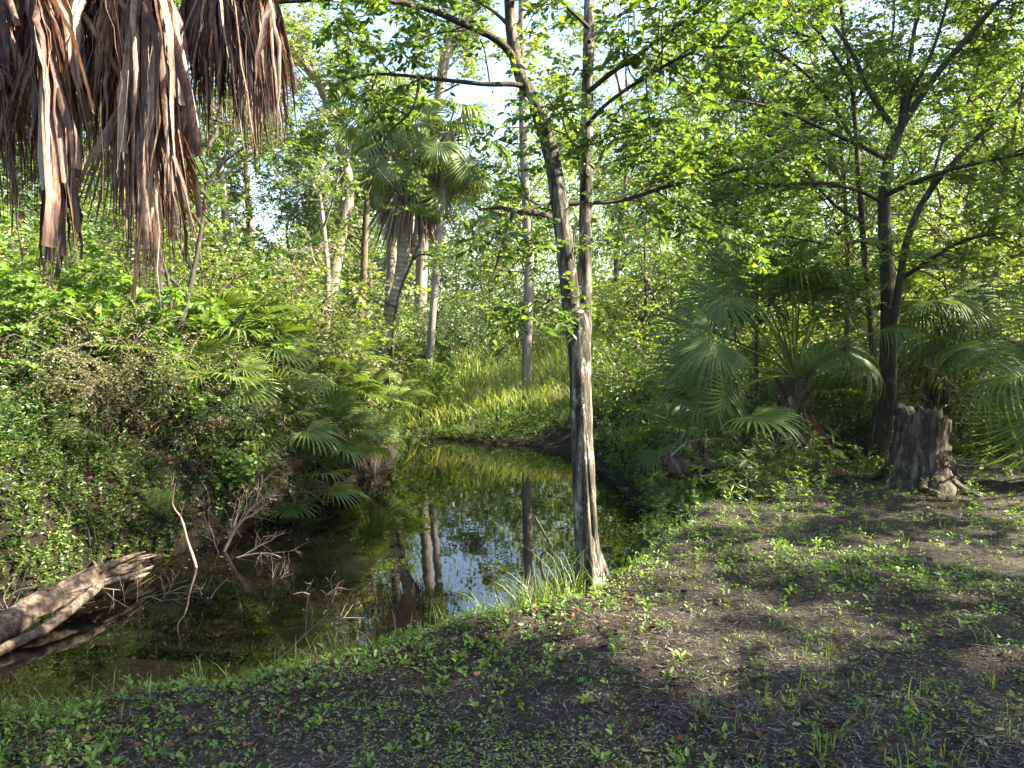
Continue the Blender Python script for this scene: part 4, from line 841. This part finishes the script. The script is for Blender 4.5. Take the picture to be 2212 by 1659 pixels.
# ================================================================== trees behind
TV = [make_tree('woodland_tree', 'tall leafy tree left of the thick kinked trunk, behind the vine tangle', 401, H=13, r=.15, loc=(0, 0, 0)),
      make_tree('woodland_tree', 'far yellow-green tree just right of the forked tree', 402, H=15, r=.19, nl=16, L=3.4, t0=.3, leafmat='leaf_y', bark='bark_brown'),
      make_tree('woodland_tree', 'dense mid-green tree right of the forked tree behind the shore', 403, H=11, r=.14, nl=18, L=2.8, t0=.2, leafmat='leaf', bark='bark_brown'),
      make_tree('woodland_tree', 'tall slender tree with high yellowish crown behind the spreading tree', 404, H=16, r=.2, nl=14, L=3.6, t0=.42, leafmat='leaf_y', bark='bark_grey')]
first = [A(500, 18), A(1330, 33), A(1420, 30), A(1760, 27)]
for t_, l_ in zip(TV, first): t_.location = [float(q) for q in l_]
for i, (v, dx, d, s, lab) in enumerate([
 (0, 60, 17, .95, 'leafy tree behind the dead fronds at the left border'), (2, 260, 19, 1., 'mid-green tree seen through the gap between the hanging fronds'),
 (1, 380, 22, 1., 'yellow-green tree left of the right end of the dead fronds'), (3, 150, 25, 1., 'tall back tree at the far left, mostly hidden by the dead fronds'),
 (3, 560, 28, 1., 'tall tree with high crown left of the sky gap'), (2, 640, 25, .9, 'mid-green tree directly behind the thick kinked trunk'),
 (2, 800, 27, 1., 'mid-green tree behind the leaning palm crown'), (0, 860, 38, .8, 'tall leafy tree behind the two palm crowns'),
 (0, 980, 38, .68, 'far leafy tree between the slim palm and the grey trunk'), (2, 1150, 40, .8, 'far tree right behind the grey trunk'),
 (0, 1250, 37, 1.05, 'far tree seen between the stems of the forked tree'), (1, 1060, 36, .62, 'yellow-green tree behind the meadow left of the grey trunk'),
 (3, 1480, 36, 1.05, 'far tall tree above the low fan palm'), (0, 1560, 28, 1., 'leafy tree behind the understory sapling'),
 (1, 1650, 33, 1., 'yellow-green tree in the back above the large fan palm'), (2, 1850, 29, 1., 'mid-green tree behind the limbs of the spreading tree'),
 (1, 1960, 31, 1., 'yellow-green tree behind the stump, trunk in sun'), (3, 2060, 28, .95, 'tall tree behind the fan palm near the right border'),
 (0, 2180, 30, 1., 'leafy tree in the back at the right border'), (1, 2280, 29, 1., 'outermost yellow-green tree at the right border'),
 (2, -60, 22, 1.1, 'mid-green back tree at the left border'), (2, 730, 42, 1.0, 'farthest mid-green tree behind the sky gap'),
 (1, 1560, 44, 1.1, 'farthest yellow-green tree right of centre')]):
    copy_thing(TV[v], A(dx, d, .1), (i*2.1) % 6.28, s, lab)
for i, (dx, d, s, lab) in enumerate([(-20, 15.5, .6, 'young bushy tree at the left border behind the shrubs'), (190, 15.8, .62, 'young bushy tree behind the gap in the hanging fronds'), (400, 16.5, .6, 'young bushy tree right of the longest frond'), (560, 20, .7, 'young bushy tree left of the thick kinked trunk'),
   (660, 19, .55, 'young bushy tree between kinked trunk and brown trunk'), (740, 30, .7, 'young bushy tree behind the leaning palm foot'), (880, 30, .6, 'young bushy tree behind the two palm trunks'), (1060, 33, .55, 'young bushy tree left of the grey trunk in the back'),
   (1390, 20, .6, 'young bushy tree right of the forked tree behind the shore shrub'), (1500, 24, .8, 'young bushy tree behind the low fan palm, taller'), (1600, 16, .55, 'young bushy tree behind the understory sapling'), (1720, 17.5, .65, 'young bushy tree behind the large fan palm'),
   (1840, 22, .75, 'young bushy tree seen under the limbs of the spreading tree'), (1990, 16.5, .6, 'young bushy tree behind the stump'), (2110, 21, .75, 'young bushy tree behind the right-hand fan palms'), (2230, 15, .6, 'young bushy tree at the right border')]):
    copy_thing(TV[2], A(dx, d, .1), 1+(i*1.7) % 6.28, s, lab)

# trees that stand beside the viewer on the right and keep the foreground in shade
for i, (x, y, s, lab) in enumerate([(5.8, 1.7, .55, 'tree standing beside the viewer on the right'), (8.0, 2.0, .75, 'second tree to the right of the viewer'), (10.5, 1.2, .85, 'third tree to the right of the viewer'), (6.2, -2.6, .7, 'tree behind the viewer on the right'), (12.5, 2.2, .9, 'tree further out to the right of the viewer'),
                                    (-6, -4, .8, 'tree behind the viewer on the left'), (0, -6, .9, 'tree right behind the viewer'), (15.5, 1.2, 1, 'outer tree to the right of the viewer'), (9.8, 8.6, .78, 'added shade tree, unseen outside the right border beside the palms'), (12.8, 6.9, 1., 'tall added shade tree, unseen further outside the right border'), (7.3, 5.3, .40, 'low added shade tree, unseen outside the right border')]):  # unseen trees outside the right border are added to block the sun
    copy_thing(TV[(2, 2, 2, 2, 2, 2, 2, 0, 2, 2, 2, 2)[i]], (x, y, gz(x, y)-.1), i*1.3, s, lab)

# ================================================================== stuff nobody could count
rng = np.random.RandomState(500)
N = 13500
ang = np.radians(rng.uniform(-62, 62, N)); dist = rng.uniform(36, 62, N); zc = rng.rand(N)**1.25*16
keep = (zc < 10+3.*np.sin(ang*9+1)+2.5*np.sin(ang*23)+3*rng.rand(N)); ang, dist, zc = ang[keep], dist[keep], zc[keep]; N = len(ang)
c = np.stack([dist*np.sin(ang), dist*np.cos(ang), zc], 1); k = 44
pos = np.repeat(c, k, 0)+rng.normal(size=(N*k, 3))*np.array([.8, .8, .45]); pos[:, 2] = np.maximum(pos[:, 2], -.1)
mb = MB(); leaves(mb, pos, rng.normal(size=(N*k, 3)), nrm(np.array([0, -.2, .6])+.8*rng.normal(size=(N*k, 3))), .21*(.6+.7*rng.rand(N*k)), KITE, rng, np.clip(np.repeat(rng.rand(N), k)*.7+.3*rng.rand(N*k), 0, 1))
tag(mb.build('distant_woods', M['leaf_y']), 'sunlit far woods closing the view behind the pond', 'woods', kind='stuff')

# near bank: weeds, grass, litter
def in_view(n, dmin, dmax, rng, power=1.):
    d = dmin+(dmax-dmin)*rng.rand(n)**power; dx = rng.uniform(-120, 2330, n); x = (dx-1106)/1469*d; return x, d
def land(x, y, m=.05):
    ok = ~inside(x, y); return ok
def zs(x, y): return np.stack([x, y, ground_z(x, y)], 1)
def clump(x, y, s, seed):
    r = np.random.RandomState(seed); v = 0
    for _ in range(6):
        a = r.uniform(0, 6.28); v = v+np.sin(s*r.uniform(.6, 1.8)*(x*math.cos(a)+y*math.sin(a))+r.uniform(0, 6.28))
    return v/6
near_d = lambda x, y: seg_dist(x, y, EDGES[3])
def scatter(n, dmin, dmax, rng, dens, power=1.3):
    x, y = in_view(n, dmin, dmax, rng, power); ok = land(x, y) & (rng.rand(n) < dens(x, y)); return x[ok], y[ok]
# small leafy weeds
x, y = scatter(19000, 2.0, 9.5, rng, lambda x, y: np.clip(.12+1.2*np.maximum(0, clump(x, y, 2.6, 1))+.5*np.exp(-near_d(x, y)/.5)+.07*y-.24+.2*np.exp(-((near_d(x, y)-.8)/.7)**2), 0, 1)*np.where(x < 9, 1, 0))
b = zs(x, y); n = len(b); kk = 7; h = np.repeat(.02+.07*rng.rand(n)**2, kk)
az = rng.rand(n*kk)*6.283; tl = rng.rand(n*kk); o = np.stack([np.cos(az), np.sin(az), .25+.7*rng.rand(n*kk)], 1)
pos = np.repeat(b, kk, 0)+np.stack([.012*np.cos(az), .012*np.sin(az), h*tl], 1)
mb = MB(); leaves(mb, pos, o, np.array([0, 0, 1.])+.4*rng.normal(size=(n*kk, 3)), np.repeat(.012+.022*rng.rand(n)**1.8, kk)*(.7+.6*rng.rand(n*kk)), OVAL, rng, np.clip(np.repeat(rng.rand(n), kk)*.7+.3*rng.rand(n*kk), 0, 1))
x, y = scatter(26000, 2.0, 8.5, rng, lambda x, y: np.clip(2.2*np.maximum(0, clump(x, y, 2.1, 91)-.1)+.7*np.exp(-((near_d(x, y)-.5)/.5)**2)-.05, 0, 1)*(y < 7.5+.3*x))
b = zs(x, y); n = len(b); kk = 4; az = rng.rand(n*kk)*6.283; pos = np.repeat(b, kk, 0)+np.stack([.02*np.cos(az), .02*np.sin(az), .004+.02*rng.rand(n*kk)], 1)
leaves(mb, pos, np.stack([np.cos(az), np.sin(az), .3*rng.rand(n*kk)], 1), np.array([0, 0, 1.])+.35*rng.normal(size=(n*kk, 3)), .009+.012*rng.rand(n*kk), KITE, rng, np.clip(.3+.7*np.repeat(rng.rand(n), kk), 0, 1))
tag(mb.build('weeds', M['leaf_b']), 'low green weeds dotted over the dark near ground', 'weeds', kind='stuff')
# short grass
x, y = scatter(5200, 2.0, 8.5, rng, lambda x, y: np.clip(-.05+.9*np.exp(-near_d(x, y)/.35)+.4*np.maximum(0, clump(x, y, 1.7, 2)), 0, 1))
kk = 6; b = np.repeat(zs(x, y), kk, 0)+rng.normal(size=(len(x)*kk, 3))*np.array([.03, .03, 0]); nb = len(b)
mb = MB(); grass_blades(mb, b, .04+.10*rng.rand(nb)**2, rng, .005, .6)
ed = np.array([p for p in near[2:-1]]); t = rng.rand(1400)*(len(ed)-1); i = t.astype(int); e = ed[i]+(ed[i+1]-ed[i])*(t-i)[:, None] if len(ed) > 1 else ed
e = e+np.stack([rng.normal(size=1400)*.1, -.12-.38*rng.rand(1400)], 1)
grass_blades(mb, zs(e[:, 0], e[:, 1]), .08+.18*rng.rand(1400)**2, rng, .006, .5)
tb_ = P(1150, 1300, 4.5); e = tb_[:2]+rng.normal(size=(420, 2))*np.array([.16, .10]); grass_blades(mb, zs(e[:, 0], e[:, 1]), .15+.33*rng.rand(420), rng, .007, .55)
tag(mb.build('grass', M['grass']), 'thin grass along the near bank lip', 'grass', kind='stuff')
# litter
x, y = scatter(24000, 1.9, 10, rng, lambda x, y: np.clip(.05+1.2*np.exp(-((near_d(x, y)-.7)/.5)**2)*(x < .8)+.6*np.maximum(0, clump(x, y, 1.9, 7)-.12), 0, 1), 1.4)
b = zs(x, y)+np.stack([0*x, 0*x, .004+.015*rng.rand(len(x))], 1); nb = len(b)
mb = MB(); leaves(mb, b, rng.normal(size=(nb, 3))*np.array([1, 1, .15]), np.array([0, 0, 1.])+.45*rng.normal(size=(nb, 3)), .014+.036*rng.rand(nb)**1.6, CURL, rng, np.clip(rng.rand(nb)**1.6, 0, 1))
tag(mb.build('leaf_litter', M['litter']), 'brown dead leaves scattered over the near ground and banks', 'leaf litter', kind='stuff')
mb = MB()
# fine debris: slivers, needles, bits of bark
x, y = in_view(80000, 1.9, 9, rng, 1.5); ok = land(x, y); x, y = x[ok], y[ok]; nb = len(x); b = zs(x, y)+np.array([0, 0, .004]); az = rng.rand(nb)*6.283
dr = np.stack([np.cos(az), np.sin(az), .12*rng.normal(size=nb)], 1); tt_ = np.linspace(-.5, .5, 3)[None, :, None]; p = b[:, None]+dr[:, None]*tt_*(.012+.05*rng.rand(nb)**3)[:, None, None]
strips(mb, p, np.broadcast_to(.0022+.003*rng.rand(nb)[:, None], (nb, 3)), np.stack([-np.sin(az), np.cos(az), 0*az], 1), .3, rnd=rng.rand(nb))
tag(mb.build('debris', M['debris']), 'fine grey-brown needles and bark crumbs on the bare soil', 'debris', kind='stuff')
mb = MB()
# litter on the left bank
def bank_pts(n, d0, d1, x0, x1, smin=0, smax=9):
    dx = rng.uniform(x0, x1, n); d = rng.uniform(d0, d1, n); x = (dx-1106)/1469*d; ok = land(x, d); return x[ok], d[ok]
x, y = bank_pts(9000, 6.2, 14, -150, 900); b = zs(x, y); nb = len(b)
leaves(mb, b+np.array([0, 0, .02]), rng.normal(size=(nb, 3))*np.array([1, 1, .3]), np.array([0, -.3, 1.])+.5*rng.normal(size=(nb, 3)), .04+.06*rng.rand(nb)**2, CURL, rng, rng.rand(nb)**2*.9)
tag(mb.build('leaf_litter', M['litter']), 'brown dead leaves on the shaded bank across the water', 'leaf litter', kind='stuff')
# undergrowth on the banks
mb = MB()
def under(x, y, hh, lf, size, tpl):
    b = zs(x, y); n = len(b); d = nrm(np.array([0, 0, 1.])+.5*rng.normal(size=(n, 3))); b0 = curves(b-np.array([0, 0, .02]), d, hh*(.4+.9*rng.rand(n)), 5, rng, .2)
    twig_leaves(mb, b0, lf, .2, size, tpl, rng, .55, .6, .1)
x, y = bank_pts(6500, 6.2, 13.5, -150, 880); ok = rng.rand(len(x)) < np.clip(.2+clump(x, y, 1.9, 9)*1.3, .05, 1); under(x[ok], y[ok], .4, 12, .045, OVAL)
x, y = bank_pts(6500, 5.8, 7.7, -250, 470); ok = clump(x, y, 2.6, 81) > -.02; under(x[ok], y[ok], .17, 9, .036, OVAL)
x, y = bank_pts(5000, 14.4, 17.5, 820, 1330); under(x, y, .28, 10, .06, LANCE)
ed = np.array(Rw); t = rng.rand(900)*(len(ed)-1); i = t.astype(int); e = ed[i]+(ed[i+1]-ed[i])*(t-i)[:, None]+np.stack([.05+.55*rng.rand(900), .3*rng.normal(size=900)], 1); e = e[~inside(e[:, 0], e[:, 1])]; under(e[:, 0], e[:, 1], .28, 10, .05, OVAL)
x, y = bank_pts(1500, 14, 19, 840, 1330); under(x, y, .35, 12, .06, LANCE)
x, y = bank_pts(2600, 5.4, 12, 1340, 2330); ok = y > 5.2+.6*rng.rand(len(x)); ok &= rng.rand(len(x)) < np.clip((y-5.6)/2.2, .05, 1)*np.where((x > 3.1) & (y < 8.4), .22, 1); under(x[ok], y[ok], .32, 12, .045, OVAL)
x, y = bank_pts(2400, 10, 20, 1300, 2330); under(x, y, .6, 12, .075, KITE)
x, y = bank_pts(1500, 16, 24, 940, 1340); ok = clump(x, y, 1.1, 51) > .05; under(x[ok], y[ok], .75, 16, .07, LANCE)
und_mb = mb; mb = MB()
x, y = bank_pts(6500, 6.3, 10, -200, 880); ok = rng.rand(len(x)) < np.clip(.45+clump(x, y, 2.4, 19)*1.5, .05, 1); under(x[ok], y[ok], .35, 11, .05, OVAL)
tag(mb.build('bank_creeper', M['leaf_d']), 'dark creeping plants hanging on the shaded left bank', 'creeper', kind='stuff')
mb = und_mb
tag(mb.build('undergrowth', M['leaf']), 'tangled low undergrowth covering the banks', 'undergrowth', kind='stuff')
# flowering herbs among the far grass, leaves floating on the pond
mb = MB(); x, y = bank_pts(2600, 15.5, 26, 900, 1500); under(x, y, .7, 18, .07, LANCE)
tag(mb.build('meadow_herbs', M['leaf_y']), 'sunlit leafy herbs among the tall grass on the far bank', 'herbs', kind='stuff')
mb = MB(); dx = rng.uniform(-100, 900, 1500); d = rng.uniform(4, 12, 1500); x = (dx-1106)/1469*d; sd_ = seg_dist(x, d, EDGES[0]); ok = inside(x, d) & (rng.rand(1500) < np.exp(-sd_/.6)*.9+.04*(clump(x, d, 1.5, 61) > .1)); x, d = x[ok], d[ok]; nb = len(x)
leaves(mb, np.stack([x, d, np.full(nb, WZ+.004)], 1), rng.normal(size=(nb, 3))*np.array([1, 1, .0]), np.array([0, 0, 1.])+.06*rng.normal(size=(nb, 3)), .02+.035*rng.rand(nb), OVAL, rng, rng.rand(nb))
tag(mb.build('floating_leaves', M['litter']), 'fallen leaves floating on the dark water', 'leaves', kind='stuff')
# sunny tall grass beyond the pond
x, y = bank_pts(9000, 16.3, 30, 980, 1520); b = zs(x, y); nb = len(b)
mb = MB(); grass_blades(mb, b, (.35+1.*rng.rand(nb))*(.6+1.3*np.maximum(0, .3+clump(x, y, 1.2, 33))), rng, .022, .4)
x, y = bank_pts(6500, 15.2, 19, 850, 1300); b = zs(x, y); grass_blades(mb, b, .25+.45*rng.rand(len(b)), rng, .018, .5)
tag(mb.build('meadow_grass', M['meadow']), 'tall sunlit grass on the far bank', 'grass', kind='stuff')
# dry grass and palm litter on the left bank
mb = MB()
for dx, d, n_, h in [(455, 8.6, 300, .45), (470, 9., 160, .5), (650, 9.6, 220, .35), (60, 7.6, 160, .3), (330, 7.9, 160, .3), (560, 9.3, 220, .4), (760, 11.4, 160, .4), (1500, 7.4, 160, .35)]:
    p = at(dx, d); e = p[:2]+rng.normal(size=(n_, 2))*np.array([.22, .15]); ok = ~inside(e[:, 0], e[:, 1]); e = e[ok]; grass_blades(mb, zs(e[:, 0], e[:, 1]), h*(.4+.7*rng.rand(len(e))), rng, .01, .8)
x, y = bank_pts(1800, 15.5, 26, 900, 1500); ok = clump(x, y, 1.4, 71) > 0; x, y = x[ok], y[ok]; grass_blades(mb, zs(x, y), .3+.6*rng.rand(len(x)), rng, .016, .6)
tag(mb.build('dry_grass', M['straw']), 'dry straw-coloured grass tufts on the banks', 'dry grass', kind='stuff')


# ---- morning haze: one closed box of even, very thin air round the whole scene
mh = bpy.data.materials.new('haze'); mh.use_nodes = True; hn = mh.node_tree.nodes; hn.clear()
ho = hn.new('ShaderNodeOutputMaterial'); pv = hn.new('ShaderNodeVolumePrincipled'); pv.inputs['Color'].default_value = (.97, .97, .88, 1); pv.inputs['Density'].default_value = .00025; pv.inputs['Anisotropy'].default_value = .2
mh.node_tree.links.new(pv.outputs[0], ho.inputs['Volume'])
mb = MB(); x0, x1, y0, y1, z0, z1 = -420, 420, -320, 520, -4, 24
mb.add(np.array([(x, y, z) for z in (z0, z1) for y in (y0, y1) for x in (x0, x1)]), np.array([(2, 3, 1, 0), (5, 7, 6, 4), (1, 5, 4, 0), (6, 7, 3, 2), (4, 6, 2, 0), (3, 7, 5, 1)]))
tag(mb.build('haze', mh), 'faint warm morning haze among the trees', 'haze', kind='stuff')
